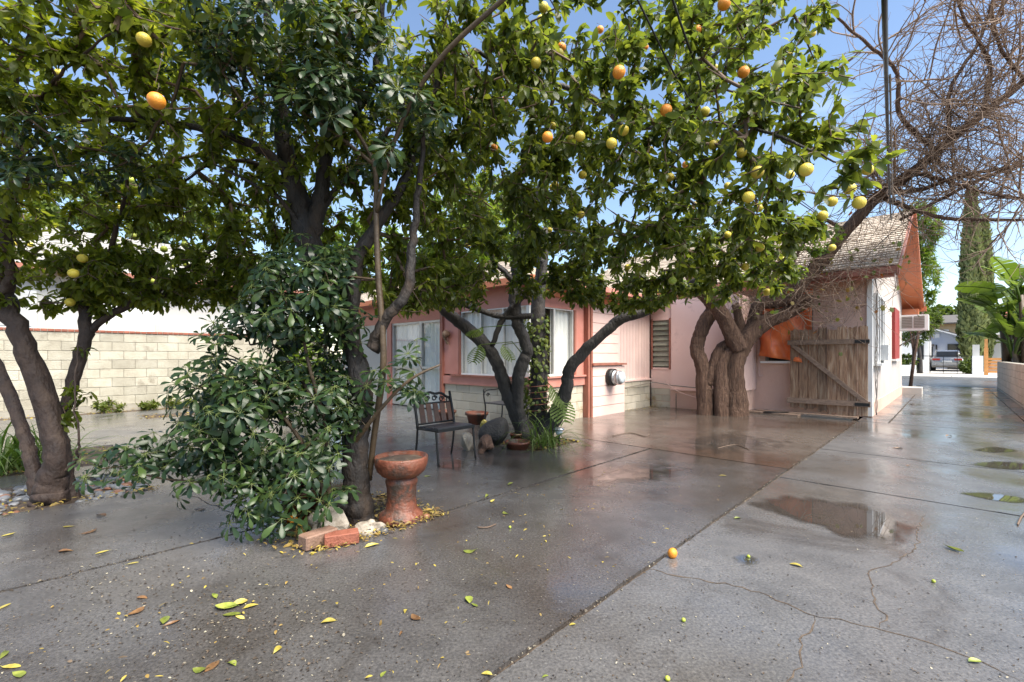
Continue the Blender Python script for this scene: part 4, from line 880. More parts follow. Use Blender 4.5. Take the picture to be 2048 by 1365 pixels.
TB = crown([(560, 180, 3.7, 1.2, 1.0, .8), (690, 330, 3.9, 1.05, .9, .55), (480, 380, 4.3, 1.0, .8, .55), (820, 80, 3.6, 1.15, 1, .7), (450, 60, 3.2, 1.1, 1.1, .6), (840, 480, 4.2, .5, .6, .35), (780, 570, 4.0, .5, .5, .3, 1.2), (560, 490, 4.4, .65, .5, .4, 2.0), (860, 380, 4.2, .7, .7, .45, 1.3), (860, 560, 4.6, .55, .5, .3, 2.6), (760, 520, 4.3, .4, .4, .3, 1.6), (900, 580, 5.4, .5, .4, .28, 2.6), (820, 590, 5.0, .5, .4, .24, 4.0), (545, 555, 4.3, .35, .3, .3, 3.0), (880, 540, 5.0, .6, .4, .3, 3.0)], 1650, rng)
TB = clumpy(TB, rng, 230); tips = skB.grow(TB, rng)
skB.mesh('twigs', M['twig'], B, .0025, .45, .02)
for k, x, y, d in (('y', 732, 215, 13), ('y', 800, 620, 11), ('y', 935, 492, 12), ('g', 850, 170, 12), ('y', 580, 375, 10), ('y', 965, 575, 12)): fruit(B, k, x, y, d)
add_leaves(B, *citrus_leaves(skB, tips, rng, 11), .38, M['leaf_b'])

MB().tube([G(700, 1030, .02), G(690, 1015, .12)+Vector((0, 0, 0)), G(668, 1020, .06), G(655, 1035, .03)], [.05, .045, .035, .02], 8, True, .1, 4).build('root', M['bark_b'], B)
# ------------------------------------------------------------------ umbrella plant around the middle tree
U = thing('umbrella_shrub', 'dark glossy umbrella plant spilling around the middle tree', 'shrub', G(640, 1030))
skU = Skeleton()
stems = [
 [(650, 1030, 3.5, 14), (640, 960, 3.45, 12), (600, 880, 3.4, 10), (540, 800, 3.3, 8), (480, 720, 3.3, 6)],
 [(660, 1030, 3.5, 16), (655, 940, 3.5, 13), (650, 840, 3.5, 11), (620, 740, 3.45, 9), (600, 640, 3.4, 7)],
 [(690, 1020, 3.6, 14), (620, 985, 3.5, 12), (520, 960, 3.35, 9), (420, 965, 3.3, 7), (290, 950, 3.3, 5), (250, 900, 3.35, 4)],
 [(738, 960, 3.62, 14), (750, 860, 3.55, 15), (766, 740, 3.42, 16), (764, 650, 3.4, 15), (757, 560, 3.4, 15), (752, 430, 3.4, 13), (748, 330, 3.35, 11), (700, 240, 3.3, 8), (640, 120, 3.2, 6)],
 [(752, 430, 3.4, 10), (790, 280, 3.2, 10), (870, 130, 3.0, 11), (1000, 5, 2.8, 11), (1080, -60, 2.7, 9)],
 [(700, 900, 3.5, 10), (760, 820, 3.35, 9), (820, 760, 3.3, 7), (880, 730, 3.35, 5)],
 [(640, 900, 3.4, 9), (560, 1000, 3.2, 7), (530, 1040, 3.1, 4)],
 [(650, 840, 3.5, 8), (560, 700, 3.6, 7), (500, 690, 3.6, 5)],
 [(748, 330, 3.35, 9), (660, 260, 3.2, 7), (540, 190, 3.1, 6), (470, 230, 3.0, 4)]]
for i, l in enumerate(stems):
    P = limb_path(l); MB().tube([p[:3] for p in P], [p[3] for p in P], 8, True, .04, i).build('stem', M['bark_stem'], U); skU.limb(P)
TU = crown([(560, 850, 3.4, .62, .5, .42, 1.6), (480, 760, 3.4, .40, .35, .22, 1.4), (640, 760, 3.5, .32, .35, .40, 1.3), (400, 935, 3.3, .55, .25, .10, 3.2), (270, 925, 3.3, .24, .2, .10, 4), (770, 790, 3.35, .26, .2, .2, 1.1), (830, 740, 3.4, .25, .2, .13, 1.2), (590, 980, 3.2, .34, .25, .2, 1.3), (630, 590, 3.5, .42, .35, .35, 2.2), (560, 640, 3.5, .35, .3, .2, 2.0), (560, 100, 3.1, .7, .6, .35), (720, 250, 3.3, .65, .5, .3), (120, 290, 3.2, .5, .4, .25, .9), (480, 650, 3.5, .2, .2, .08, 2), (535, 1020, 3.2, .14, .12, .10, 5), (560, 960, 3.25, .3, .2, .15, 1.5)], 330, rng)
tips = skU.grow(TU, rng, .14, -.05); skU.mesh('twigs', M['bark_stem'], U, .003, .4, .02)
cs = []; P = np.array(skU.p); pets = []
for t in tips:
    ax = unit((P[t]-P[skU.par[t]])[None])[0]
    for k in range(rng.integers(3, 6)):
        d = unit((rng.normal(size=3)*.85+ax*.4+np.array([0, -.25, .25]))[None])[0]; c = P[t]+d*rng.uniform(.06, .17)
        cs.append((c, d*.5+np.array([0, -.35, .65])+rng.normal(size=3)*.25)); pets.append((P[t], c))
lv_, pt2 = palmate(cs, rng)
add_leaves(U, *lv_, .40, M['leaf_sch'], 'leaflet', 300, 'leaflet')
seg = np.array([(a, b) for a, b in pets+pt2]); sp = Skeleton()
for a, b in pets+pt2: sp.p += [np.array(a), np.array(b)]; sp.par += [-1, len(sp.p)-2]; sp.fix += [True, False]
sp.mesh('petioles', leaf_mat('petiole', [(.09, .12, .03), (.12, .15, .04)], .1, .4), U, .0022, 0, .003, 3)
# ------------------------------------------------------------------ tree C: citrus in front of the bay window
C = thing('citrus_tree', 'citrus tree with spreading dark limbs in front of the bay window', 'tree', G(1062, 893), 'citrus trees in the yard')
skC = Skeleton()
tree_limbs(C, [
 [(1066, 900, 6.8, 64), (1060, 880, 6.8, 52), (1036, 835, 6.8, 36), (1008, 765, 6.8, 30), (985, 710, 6.8, 29), (940, 662, 6.8, 29), (897, 627, 6.75, 26), (860, 590, 6.7, 18), (820, 560, 6.6, 12), (760, 500, 6.4, 7)],
 [(1050, 880, 6.8, 30), (1036, 810, 6.75, 27), (1040, 740, 6.7, 28), (1054, 700, 6.7, 27), (1036, 650, 6.7, 26), (1029, 600, 6.7, 27), (1034, 540, 6.7, 25), (1040, 480, 6.6, 22), (1065, 410, 6.5, 20), (1105, 340, 6.3, 18), (1150, 300, 6.0, 16), (1250, 262, 5.5, 13), (1350, 250, 5.0, 9), (1450, 220, 4.5, 6)],
 [(1032, 570, 6.7, 16), (1010, 545, 6.65, 13), (985, 520, 6.6, 12), (980, 480, 6.5, 8), (950, 420, 6.3, 6)],
 [(1030, 605, 6.7, 16), (1062, 575, 6.6, 16), (1100, 560, 6.5, 15), (1140, 555, 6.4, 11), (1158, 545, 6.35, 9)],
 [(985, 690, 6.75, 12), (1005, 640, 6.7, 13), (1040, 600, 6.6, 13), (1075, 570, 6.5, 12), (1085, 520, 6.4, 8)],
 [(1064, 632, 6.6, 13), (1005, 634, 6.7, 13), (962, 622, 6.7, 12), (925, 610, 6.7, 7)],
 [(1082, 897, 6.8, 52), (1088, 868, 6.8, 42), (1112, 828, 6.8, 36), (1132, 780, 6.75, 30), (1142, 735, 6.7, 27), (1190, 682, 6.6, 25), (1240, 640, 6.5, 23), (1290, 625, 6.4, 19), (1330, 600, 6.3, 13), (1390, 560, 6.1, 9), (1440, 500, 5.8, 6)],
 [(1105, 340, 6.3, 14), (1150, 240, 5.2, 15), (1100, 185, 4.8, 13), (1040, 155, 4.5, 12), (950, 100, 4.2, 9)],
 [(1250, 262, 5.5, 12), (1210, 215, 4.9, 13), (1150, 180, 4.6, 13), (1060, 160, 4.4, 10)],
 [(1210, 215, 4.9, 9), (1180, 130, 4.3, 10), (1080, 105, 4.0, 9), (1000, 100, 3.8, 6)],
 [(1350, 250, 5.0, 8), (1420, 250, 4.0, 9), (1520, 260, 3.3, 8), (1620, 300, 3.0, 6), (1710, 340, 2.8, 4)],
 [(1250, 262, 5.5, 9), (1330, 360, 5.2, 8), (1420, 430, 4.9, 6), (1500, 480, 4.6, 4)],
 [(1350, 250, 5.0, 8), (1420, 120, 4.3, 8), (1500, 60, 4.2, 6)],
], M['bark_c'], skC, 'limb', 16, .08, .05, 8)
TC = crown([(1000, 370, 4.9, 1.1, 1.2, .8), (1230, 400, 4.4, 1.1, 1.0, .75), (1400, 430, 4.0, .7, .7, .55), (1120, 160, 3.8, 1.3, 1.0, .7), (1370, 190, 3.6, .9, .8, .75), (1590, 255, 3.0, .55, .5, .30, 1.2), (1690, 330, 2.85, .25, .3, .2, 1.6), (1520, 390, 3.1, .36, .35, .22, 1.3), (1500, 480, 4.0, .42, .45, .36), (1300, 570, 5.6, .75, .6, .26), (870, 560, 6.2, .85, .7, .40), (960, 240, 4.6, .9, .9, .6), (1080, 590, 6.4, .3, .3, .12), (1490, 70, 4.6, .8, .7, .6, 1.4), (1200, 540, 5.6, .7, .6, .3, 2.0), (1400, 560, 5.0, .55, .5, .28, 2.4), (940, 520, 5.8, .8, .6, .4, 1.8), (1560, 470, 3.8, .4, .35, .3, 2.0), (1120, 480, 5.2, .8, .6, .4, 1.4), (1650, 200, 3.2, .35, .4, .3, 1.3), (1500, 540, 4.6, .45, .4, .25, 3.0), (1400, 500, 4.6, .5, .45, .3, 1.5), (1250, 590, 5.4, .8, .5, .2, 4.0), (1080, 570, 5.8, .5, .4, .2, 3.0), (1620, 440, 3.6, .3, .3, .25, 2.0), (1560, 560, 4.8, .3, .3, .2, 2.5)], 3000, rng)
TC = clumpy(TC, rng, 340); tips = skC.grow(TC, rng)
skC.mesh('twigs', M['twig'], C, .0025, .45, .022)
for k, x, y, d in (('o', 1238, 145, 26), ('o', 1332, 221, 24), ('o', 1487, 145, 24), ('o', 1448, 8, 26), ('o', 1095, 275, 22), ('o', 1123, 95, 18), ('o', 988, 297, 16), ('y', 1072, 126, 21), ('y', 1118, 108, 19), ('y', 1087, 15, 20), ('y', 1082, 40, 18), ('y', 1160, 273, 21), ('y', 1143, 280, 19), ('y', 1247, 261, 22), ('y', 1223, 287, 22), ('y', 1105, 252, 15), ('y', 1410, 224, 20), ('y', 1427, 290, 20), ('y', 1487, 258, 20), ('y', 1483, 306, 21), ('y', 1515, 345, 26), ('y', 1612, 340, 29), ('y', 1735, 340, 24), ('y', 1700, 378, 25), ('y', 1718, 406, 28), ('y', 1664, 404, 22), ('y', 1497, 395, 25), ('y', 1517, 416, 20), ('y', 1645, 432, 22), ('y', 1664, 496, 16), ('y', 1520, 496, 18), ('y', 1563, 520, 17), ('y', 1490, 534, 17), ('y', 1548, 556, 15), ('y', 1534, 585, 16), ('y', 1625, 68, 14), ('y', 1580, 108, 12), ('y', 1341, 177, 16), ('y', 1340, 355, 18), ('y', 1162, 430, 16), ('y', 1105, 375, 14), ('y', 1255, 535, 13), ('g', 1345, 562, 17), ('y', 1165, 350, 17), ('y', 1110, 370, 15), ('y', 1455, 372, 15), ('y', 1390, 410, 14), ('y', 1100, 460, 11), ('y', 1430, 135, 12), ('o', 1200, 60, 15), ('o', 1290, 95, 14), ('o', 1395, 60, 17), ('y', 1550, 175, 14), ('o', 1010, 200, 13), ('o', 1405, 115, 15), ('y', 1230, 480, 13), ('y', 1455, 470, 15), ('y', 1300, 300, 15), ('o', 1370, 330, 13), ('y', 1580, 350, 18)): fruit(C, k, x, y, d)
add_leaves(C, *citrus_leaves(skC, tips, rng, 11, (.06, .118), .6), .42, M['leaf_c'])

# ------------------------------------------------------------------ tree D: old red-brown tree by the house, bare limbs to the right
D = thing('bare_tree', 'old bare tree with fissured red brown trunks against the pink wall', 'tree', G(1440, 830))
skD = Skeleton()
tree_limbs(D, [
 [(1474, 862, 9.75, 70), (1473, 825, 9.8, 58), (1468, 740, 9.8, 46), (1484, 690, 9.75, 46), (1525, 648, 9.7, 40), (1570, 628, 9.6, 36), (1622, 600, 9.5, 26)],
 [(1412, 860, 9.9, 46), (1411, 825, 9.9, 40), (1406, 740, 9.95, 34), (1394, 695, 10, 31), (1408, 650, 10, 34), (1425, 615, 10, 30), (1395, 580, 10, 24), (1370, 540, 10, 14)],
 [(1442, 860, 9.72, 34), (1442, 780, 9.75, 34), (1446, 720, 9.8, 30), (1478, 690, 9.8, 30)],
 [(1416, 770, 9.9, 30), (1440, 700, 9.85, 24), (1480, 670, 9.85, 24), (1470, 610, 9.9, 18)],
 [(1478, 700, 9.7, 40), (1455, 650, 9.65, 38), (1430, 610, 9.6, 32), (1400, 585, 9.6, 26), (1380, 550, 9.6, 14)],
 [(1482, 690, 9.8, 30), (1505, 650, 9.8, 30), (1520, 610, 9.75, 30), (1570, 590, 9.6, 30), (1640, 530, 9.4, 30), (1690, 465, 9.2, 30), (1750, 400, 9.0, 31), (1830, 340, 8.7, 28), (1920, 265, 8.4, 24), (2060, 155, 8.0, 20), (2200, 60, 7.8, 14)],
 [(1520, 610, 9.75, 24), (1575, 600, 9.5, 28), (1610, 560, 9.4, 28), (1640, 505, 9.3, 14)],
 [(1575, 628, 9.6, 24), (1600, 600, 9.4, 22), (1625, 598, 9.3, 20)],
 [(1760, 392, 9.0, 14), (1800, 410, 8.8, 13), (1880, 435, 8.5, 11), (1960, 440, 8.2, 10), (2070, 440, 7.9, 9)],
 [(1770, 385, 9.0, 18), (1840, 380, 8.7, 13), (1930, 350, 8.4, 11), (2060, 330, 8.0, 9)],
 [(1830, 345, 8.7, 13), (1900, 365, 8.4, 10), (1990, 390, 8.1, 9), (2080, 400, 7.9, 7)],
 [(1800, 440, 8.8, 8), (1880, 400, 8.6, 9), (1960, 360, 8.4, 9), (2060, 320, 8.2, 8)],
 [(1870, 300, 8.6, 14), (1800, 230, 8.4, 12), (1790, 140, 8.2, 10), (1700, 60, 8.0, 7), (1640, 0, 7.8, 5)],
 [(1900, 280, 8.5, 13), (1900, 180, 8.2, 11), (1960, 80, 8.0, 9), (1990, -20, 7.8, 6)],
 [(1960, 235, 8.3, 12), (1980, 130, 8.0, 10), (1930, 40, 7.8, 8), (1900, -40, 7.6, 6)],
 [(1690, 465, 9.2, 10), (1640, 440, 9.2, 9), (1600, 500, 9.4, 7), (1570, 560, 9.5, 6)],
 [(2050, 165, 8.0, 12), (1990, 60, 7.8, 9), (2040, -40, 7.6, 7)],
], M['bark_d'], skD, 'limb', 26, .07, .06, 10)
starts = [q for q in skD.p if CX+F*q[0]/q[1] > 1690 and HZ-F*(q[2]-EYE)/q[1] < 400]
skT = Skeleton(); branchlets(skT, starts, rng, 270, (.5, 1.5)); skT.mesh('twigs', M['vine'], D, .0024, .40, .016, 4)
starts = [q for q in skD.p if CX+F*q[0]/q[1] > 1560 and HZ-F*(q[2]-EYE)/q[1] > 380]
skT = Skeleton(); branchlets(skT, starts, rng, 90, (.3, .9), (0, -.1, -.1)); skT.mesh('twigs', M['vine'], D, .0022, .40, .01, 4)
# dry vine tangle draped over its limbs
V_ = thing('dry_vine', 'tangle of bare dry vine with a few orange and green leaves over the limbs', 'vine', PT(1640, 560, 9.4))
def tangle(c, r, n, seg, rad, seed, amp=.14, grav=-.01):
    g = np.random.default_rng(seed); sk = Skeleton(); k0 = 0
    for i in range(n):
        p = sample_ell(c, r, 1, g)[0]; d = unit(g.normal(size=(1, 3)))[0]; sk.p.append(p); sk.par.append(-1); sk.fix.append(True)
        for j in range(seg*2):
            d = unit((d+g.normal(size=3)*.13+np.array([0, 0, grav])+(np.array(c)-p)*.05)[None])[0]; p = p+d*amp*.55*g.uniform(.7, 1.2); sk.p.append(p); sk.par.append(len(sk.p)-2); sk.fix.append(False)
    return sk
vine_pts = []
for i, (c, r, n, sg, am) in enumerate((((1640, 545, 9.3), (.8, .5, .32), 110, 9, .13), ((1560, 600, 9.4), (.7, .5, .35), 60, 9, .11), ((1730, 530, 9.0), (.75, .5, .3), 110, 9, .13), ((1940, 300, 8.3), (1.1, .8, .65), 150, 9, .14), ((1850, 340, 8.6), (.9, .6, .5), 120, 9, .14), ((2020, 180, 8.0), (.9, .7, .8), 110, 9, .15), ((1470, 590, 9.6), (.6, .4, .3), 60, 8, .1), ((1700, 620, 9.0), (.5, .4, .35), 22, 10, .11))):
    sk = tangle(PT(*c), r, n, sg, .003, i+20, am); sk.mesh('vine_stems', M['vine'], V_, .0019, .28, .005, 3); vine_pts.append(np.array(sk.p))
def lobed_leaf(name, m):
    pts = [(0, 0), (-.10, .30), (.22, .26), (.30, .52), (.52, .28), (.80, .36), (.74, .14), (1.0, 0)]
    pts = pts+[(x, -y) for x, y in pts[-2:0:-1]]; b = MB(); c = (.42, 0, .06)
    b.add([c]+[(x, y, -.05*abs(y)*2) for x, y in pts], [(0, i+1, (i+1) % len(pts)+1) for i in range(len(pts))], True); return b.mesh(name, m)
gl = [lobed_leaf('leaf', M['leaf_dry']), lobed_leaf('leaf', M['leaf_ivy'])]
ap = np.concatenate(vine_pts[:3]+vine_pts[6:]); pick = rng.choice(len(ap), 150, replace=False)
for i in pick:
    o = link('leaf', gl[0 if rng.random() < .45 else 1], V_, ap[i]); o.scale = (rng.uniform(.06, .12),)*3; o.rotation_euler = (rng.uniform(-.8, .8), rng.uniform(.2, 1.7), rng.uniform(0, 6.28))
# leafy green shoots at the trunk top
sks = Skeleton(); sks.limb(limb_path([(1400, 590, 9.6, 10), (1450, 570, 9.5, 8), (1530, 560, 9.5, 6)]))
TS = crown([(1420, 560, 9.4, .6, .4, .35), (1540, 540, 9.3, .5, .4, .3), (1530, 470, 9.2, .4, .4, .3), (1620, 480, 9.0, .6, .4, .35)], 230, rng); tips = sks.grow(TS, rng)
sks.mesh('shoots', M['vine'], D, .003, .4, .01); add_leaves(D, *citrus_leaves(sks, tips, rng, 7, (.06, .12), .2), .6, M['leaf_bright'], 'citrus', 0)

# ------------------------------------------------------------------ generic leafy crowns for the background
def bush(name, label, cat, base, blobs, n, m, L, per=8, group=None, trunk=None, bark='bark_c', singles=0, ratio=.45, droop=.2, jit=.04):
    t = thing(name, label, cat, base, group); sk = Skeleton(); cz_ = np.mean([b[0][2] for b in blobs])
    c = np.mean([np.array(b[0]) for b in blobs], 0); h = c[2]-base[2]
    pts = [(base[0]+(c[0]-base[0])*f+.05*math.sin(f*7), base[1]+(c[1]-base[1])*f, base[2]-.1+h*f*1.15) for f in np.linspace(0, 1, 9)]
    r0 = trunk or .06; MB().tube(pts, [r0*(1.15-.85*f) for f in np.linspace(0, 1, 9)], 8, True, .08, n).build('trunk', M[bark], t)
    sk.limb([(*p, .01) for p in pts[3:]])
    vol = np.array([np.prod(b[1]) for b in blobs]); cnt = np.maximum(3, (vol/vol.sum()*n).astype(int))
    T = clumpy(np.concatenate([sample_ell(b[0], b[1], k, rng, .5) for b, k in zip(blobs, cnt)]), rng, max(4, n//8))
    tips = sk.grow(T, rng, .3 if h > 2.5 else .15, .05, jit, 30); sk.mesh('twigs', M['twig'], t, .004 if h > 2.5 else .0025, .45, r0*.7)
    add_leaves(t, *citrus_leaves(sk, tips, rng, per, L, droop), ratio, m, 'citrus', singles); return t
bush('green_shrub', 'yellow green leafy shrub behind the middle tree by the house wall', 'shrub', W(4.6, 11.3), [(W(4.6, 11.3, 1.1), (.7, .6, .85)), (W(4.3, 11.5, 1.9), (.6, .5, .5))], 260, M['leaf_bright'], (.12, .2), 9, None, .03)
# trees beyond the roofs
bush('background_tree', 'bright green broadleaf tree rising behind the wing roof', 'tree', W(12.5, 13.5), [(W(12.5, 13.5, 6.2), (3.0, 2.6, 2.2)), (W(11, 11.5, 5.2), (2, 2, 1.3))], 900, M['leaf_bright'], (.18, .3), 10, 'trees behind the houses', .22)
bush('background_tree', 'tall green tree behind the neighbour house at far left', 'tree', W(3, 24), [(W(3, 24, 6.5), (3.4, 3, 2.6)), (W(0, 23, 5.5), (2.5, 2, 2))], 900, M['leaf_far'], (.22, .34), 9, 'trees behind the houses', .25)
bush('background_tree', 'spreading green tree between the neighbour house and the pink house', 'tree', W(9.5, 17.5), [(W(9.5, 17.5, 4.8), (2.4, 2.2, 2.2)), (W(8.3, 15.6, 3.2), (1.2, 1.0, 1.3))], 800, M['leaf_bright'], (.18, .28), 10, 'trees behind the houses', .2)
bush('background_tree', 'green tree behind the main shingle roof', 'tree', W(22, 9), [(W(22, 9, 6.0), (2.5, 2.5, 1.9))], 500, M['leaf_far'], (.2, .3), 10, 'trees behind the houses', .2)
# feathery tree by the far house corner
bush('feathery_tree', 'tall feathery bright green tree beyond the house corner', 'tree', W(25.6, 1.25), [(W(25.6, .95, 4.6), (.7, .55, 1.6)), (W(25.4, 1.2, 2.9), (.6, .5, .7)), (W(25.6, .95, 6.6), (.8, .7, 1.2))], 900, M['leaf_bright'], (.16, .26), 10, None, .05, 'bark_d', 0, .18, .35)
bush('feathery_tree', 'sparse feathery tree in front of the white house across the street', 'tree', W(41.2, 1.55, .1), [(W(41.2, 1.3, 3.5), (1.2, .8, .7)), (W(41.2, 1.9, 2.5), (.8, .7, .5))], 260, M['leaf_far'], (.22, .36), 9, None, .14, 'bark_c', 0, .2, .35)
LT = thing('leaning_tree', 'slanting bare tree just beyond the house corner under the air conditioner', 'tree', W(22.0, 1.1))
MB().tube([W(22.0, 1.1, 0), W(22.1, .98, 1.2), W(22.3, .84, 2.4), W(22.5, .7, 3.2)], [.055, .05, .045, .03], 8, True, .08, 3).build('trunk', M['bark_d'], LT)
MB().tube([W(22.1, .98, 1.2), W(22.3, 1.1, 2.2), W(22.6, 1.2, 3.2)], [.03, .025, .015], 8, True, .08, 3).build('limb', M['bark_d'], LT)
bush('hedge_bush', 'low dark bush at the foot of the white house across the street', 'bush', W(41.0, 2.3, .1), [(W(41.0, 2.3, .8), (.8, .7, .6))], 200, M['leaf_far'], (.14, .22), 9, None, .05)
bush('hedge_bush', 'small bush between the car and the white pillar', 'bush', W(43, -.85, .1), [(W(43, -.85, .6), (.7, .25, .5))], 120, M['leaf_far'], (.12, .2), 9, None, .04)
bush('background_tree', 'dense tall tree behind the tan house across the street', 'tree', W(92, 3), [(W(92, 3, 6.4), (4, 7, 2.4))], 700, M['leaf_far'], (.5, .8), 9, 'trees behind the houses', .3)
bush('background_tree', 'bushy green tree right of the blue house across the street', 'tree', W(63, -1.9), [(W(63, -1.9, 3.6), (1.6, 1.0, 2.6)), (W(60, -1.7, 2), (1.2, .5, 1.5))], 600, M['leaf_far'], (.3, .5), 9, 'trees behind the houses', .2)
bush('background_tree', 'leafy tree over the red roof across the street', 'tree', W(64, -14), [(W(64, -14, 5.5), (4, 4, 3))], 500, M['leaf_far'], (.35, .55), 9, 'trees behind the houses', .25)
# cypresses
def cypress(label, u, v, h, r):
    t = thing('cypress', label, 'tree', W(u, v), 'cypresses'); MB().tube([W(u, v, 0), W(u, v, h*.9)], [.22, .04], 8).build('trunk', M['bark_c'], t)
    n = 9000; z = rng.random(n)**.85; th = rng.random(n)*6.283; prof = np.sin(np.clip((1-z)*1.9+.12, 0, 1.57))*(.25+.75*np.minimum(1, z*6)); lob = 1+.12*np.sin(th*5+z*14)+.08*np.sin(th*3-z*31)
    q = r*prof*lob*(.72+.28*rng.random(n)); c = W(u, v); P = np.stack([c.x+q*np.cos(th), c.y+q*np.sin(th), .3+z*h], 1)
    Dv = np.stack([np.cos(th)*.35, np.sin(th)*.35, np.ones(n)], 1)+rng.normal(size=(n, 3))*.25; Nn = np.stack([np.cos(th), np.sin(th), np.full(n, .3)], 1)+rng.normal(size=(n, 3))*.3
    add_leaves(t, P, Dv, Nn, rng.uniform(.25, .5, n), .4, M['leaf_cyp'], 'citrus', 0)
cypress('tall narrow cypress rising behind the blue house', 47.5, -1.05, 13.0, .62)
cypress('shorter cypress just right of the tall one', 49.5, -1.75, 11.2, .5)
# giant bird of paradise by the right wall
BN = thing('paddle_leaf_plant', 'giant bird of paradise with broad paddle leaves behind the low tan wall', 'plant', W(26.6, -1.8))
def paddle(base, tip, width, seed, torn=8, sag=.25):
    r = random.Random(seed); base = Vector(base); tip = Vector(tip); ax = (tip-base); L = ax.length; t = ax.normalized(); side = t.cross(Vector((0, 0, 1))).normalized(); up = side.cross(t); b = MB(); n = 14
    roll = r.uniform(-.7, .7); side, up = side*math.cos(roll)+up*math.sin(roll), up*math.cos(roll)-side*math.sin(roll)
    mid = [base+ax*(i/n)+Vector((0, 0, -sag*L*(i/n)**2)) for i in range(n+1)]
    for s in (1, -1):
        i = 0
        while i < n:
            k = min(n-i, r.choice((1, 2, 2, 3, 4))); pts = []; dr = r.uniform(-.12, .12)
            for j in range(i, i+k+1):
                f = j/n; w_ = width*(math.sin(math.pi*min(1, f*.93+.07))**.55) if f < 1 else .02; e_ = mid[j]+side*(s*w_)+up*(w_*(.28+dr))+t*(.10*L*.3); e_ += (Vector((0, 0, -.25*w_)))
                if j == i+k and i+k < n: e_ = e_.lerp(mid[j], .04)-t*.018*L
                pts.append((mid[j], e_))
            vs = [q for p in pts for q in p]; b.add(vs, [((2*j, 2*j+1, 2*j+3, 2*j+2) if s > 0 else (2*j, 2*j+2, 2*j+3, 2*j+1)) for j in range(k)], True); i += k
    lf = b.build('leaf', M['leaf_banana'], BN); MB().tube(mid, [.018]*n+[.004], 5).build('midrib', M['leaf_grass'], lf); return base
rb = random.Random(4)
for i in range(15):
    p0 = W(26.6+rb.uniform(-1.2, 1.2), -1.78+rb.uniform(-.4, .3)); hgt = rb.uniform(1.0, 4.0); p1 = p0+Vector((rb.uniform(-.3, .3), rb.uniform(-.2, .2), hgt))
    MB().tube([p0, p0.lerp(p1, .5)+Vector((.04, 0, 0)), p1], [.13, .11, .07], 8, True, .1, i).build('stalk', M['bark_stem'], BN)
    for k in range(5):
        a = rb.uniform(0, 6.28); el = rb.uniform(.2, 1.25); d = Vector((math.cos(a)*math.cos(el), math.sin(a)*math.cos(el)*.8, math.sin(el))); pl = rb.uniform(.5, 1.0); q = p1+d*pl; q.z -= .05
        MB().tube([p1-Vector((0, 0, .3)), p1+d*pl*.5+Vector((0, 0, .06)), q], [.04, .028, .02], 6).build('leaf_stem', M['leaf_grass'], BN)
        paddle(q, q+d*rb.uniform(1.0, 1.7)+Vector((0, 0, -.1)), rb.uniform(.26, .42), i*10+k, 8, rb.uniform(.1, .45))
# ------------------------------------------------------------------ strappy plants, ivy, monstera
def blade(b, base, d, L, wd, sag, fold=.3, n=7):
    base = Vector(base); d = Vector(d).normalized(); side = d.cross(Vector((0, 0, 1))).normalized(); vs = []
    p = base.copy(); dirv = d.copy()
    for i in range(n+1):
        f = i/n; w_ = wd*(1-f**2.2)*(.6+.4*min(1, f*5)); vs += [p-side*w_+Vector((0, 0, w_*fold)), p, p+side*w_+Vector((0, 0, w_*fold))]
        dirv = (dirv+Vector((0, 0, -sag/n*(1+f)))).normalized(); p = p+dirv*(L/n)
        if p.z < .006: p.z = .006
    fs = []
    for i in range(n): fs += [(3*i, 3*i+1, 3*i+4, 3*i+3), (3*i+1, 3*i+2, 3*i+5, 3*i+4)]
    b.add(vs, fs, True)
def strappy(label, base, n, L, wd, seed, spread=.12, sag=1.6):
    t = thing('strappy_plant', label, 'plant', base); r = random.Random(seed)
    for i in range(n):
        a = r.uniform(0, 6.28); el = r.uniform(.65, 1.45); d = (math.cos(a)*math.cos(el), math.sin(a)*math.cos(el), math.sin(el)); b = MB()
        blade(b, Vector(base)+Vector((r.uniform(-1, 1)*spread, r.uniform(-1, 1)*spread, .0)), d, r.uniform(*L), wd*r.uniform(.7, 1.2), r.uniform(.5, 1.3)*sag)
        b.build('leaf', M['leaf_grass'], t)
    return t
strappy('dense strappy leaved clump at the far left edge', W(-.25, 7.5, -.02), 120, (.55, .95), .016, 3, .3)
strappy('arching strappy clump left of it behind the tree trunks', W(.05, 8.1, -.02), 60, (.5, .8), .014, 5, .25)
strappy('spider plant with arching pale blades at the foot of the window citrus', G(1085, 893), 85, (.45, 1.0), .009, 6, .16, 2.1)
IV = thing('ivy_post', 'ivy covered bare trunk wound with wire behind the window citrus', 'trunk', W(5.35, 4.55))
pp = [W(5.35, 4.55, 0), W(5.36, 4.56, .6), W(5.35, 4.55, 1.3), W(5.38, 4.58, 2.0), W(5.42, 4.55, 2.6), W(5.4, 4.5, 3.2)]
MB().tube([Vector(q) for q in spline(pp, 5)], [.15-.003*i for i in range(26)], 12, True, .1, 8).build('trunk', M['bark_c'], IV)
w_ = []
for i in range(60): a = i*.55; w_.append(W(5.355+.165*math.cos(a), 4.555+.165*math.sin(a), .38+.008*i))
MB().tube(w_, .006, 5).build('wire_wrap', M['rust_trim'], IV)
n = 520; th = rng.random(n)*6.28; z = .35+rng.random(n)**.9*1.55; q = .15+.05*rng.random(n); c = W(5.36, 4.56)
P = np.stack([c.x+q*np.cos(th)-.05, c.y+q*np.sin(th), z], 1); Dv = np.stack([np.cos(th)*.5, np.sin(th)*.5, -.8+rng.normal(size=n)*.5], 1)+rng.normal(size=(n, 3))*.3; Nn = np.stack([np.cos(th), np.sin(th), np.full(n, .4)], 1)
add_leaves(IV, P, Dv, Nn, rng.uniform(.045, .085, n), .75, M['leaf_ivy'], 'citrus', 150)
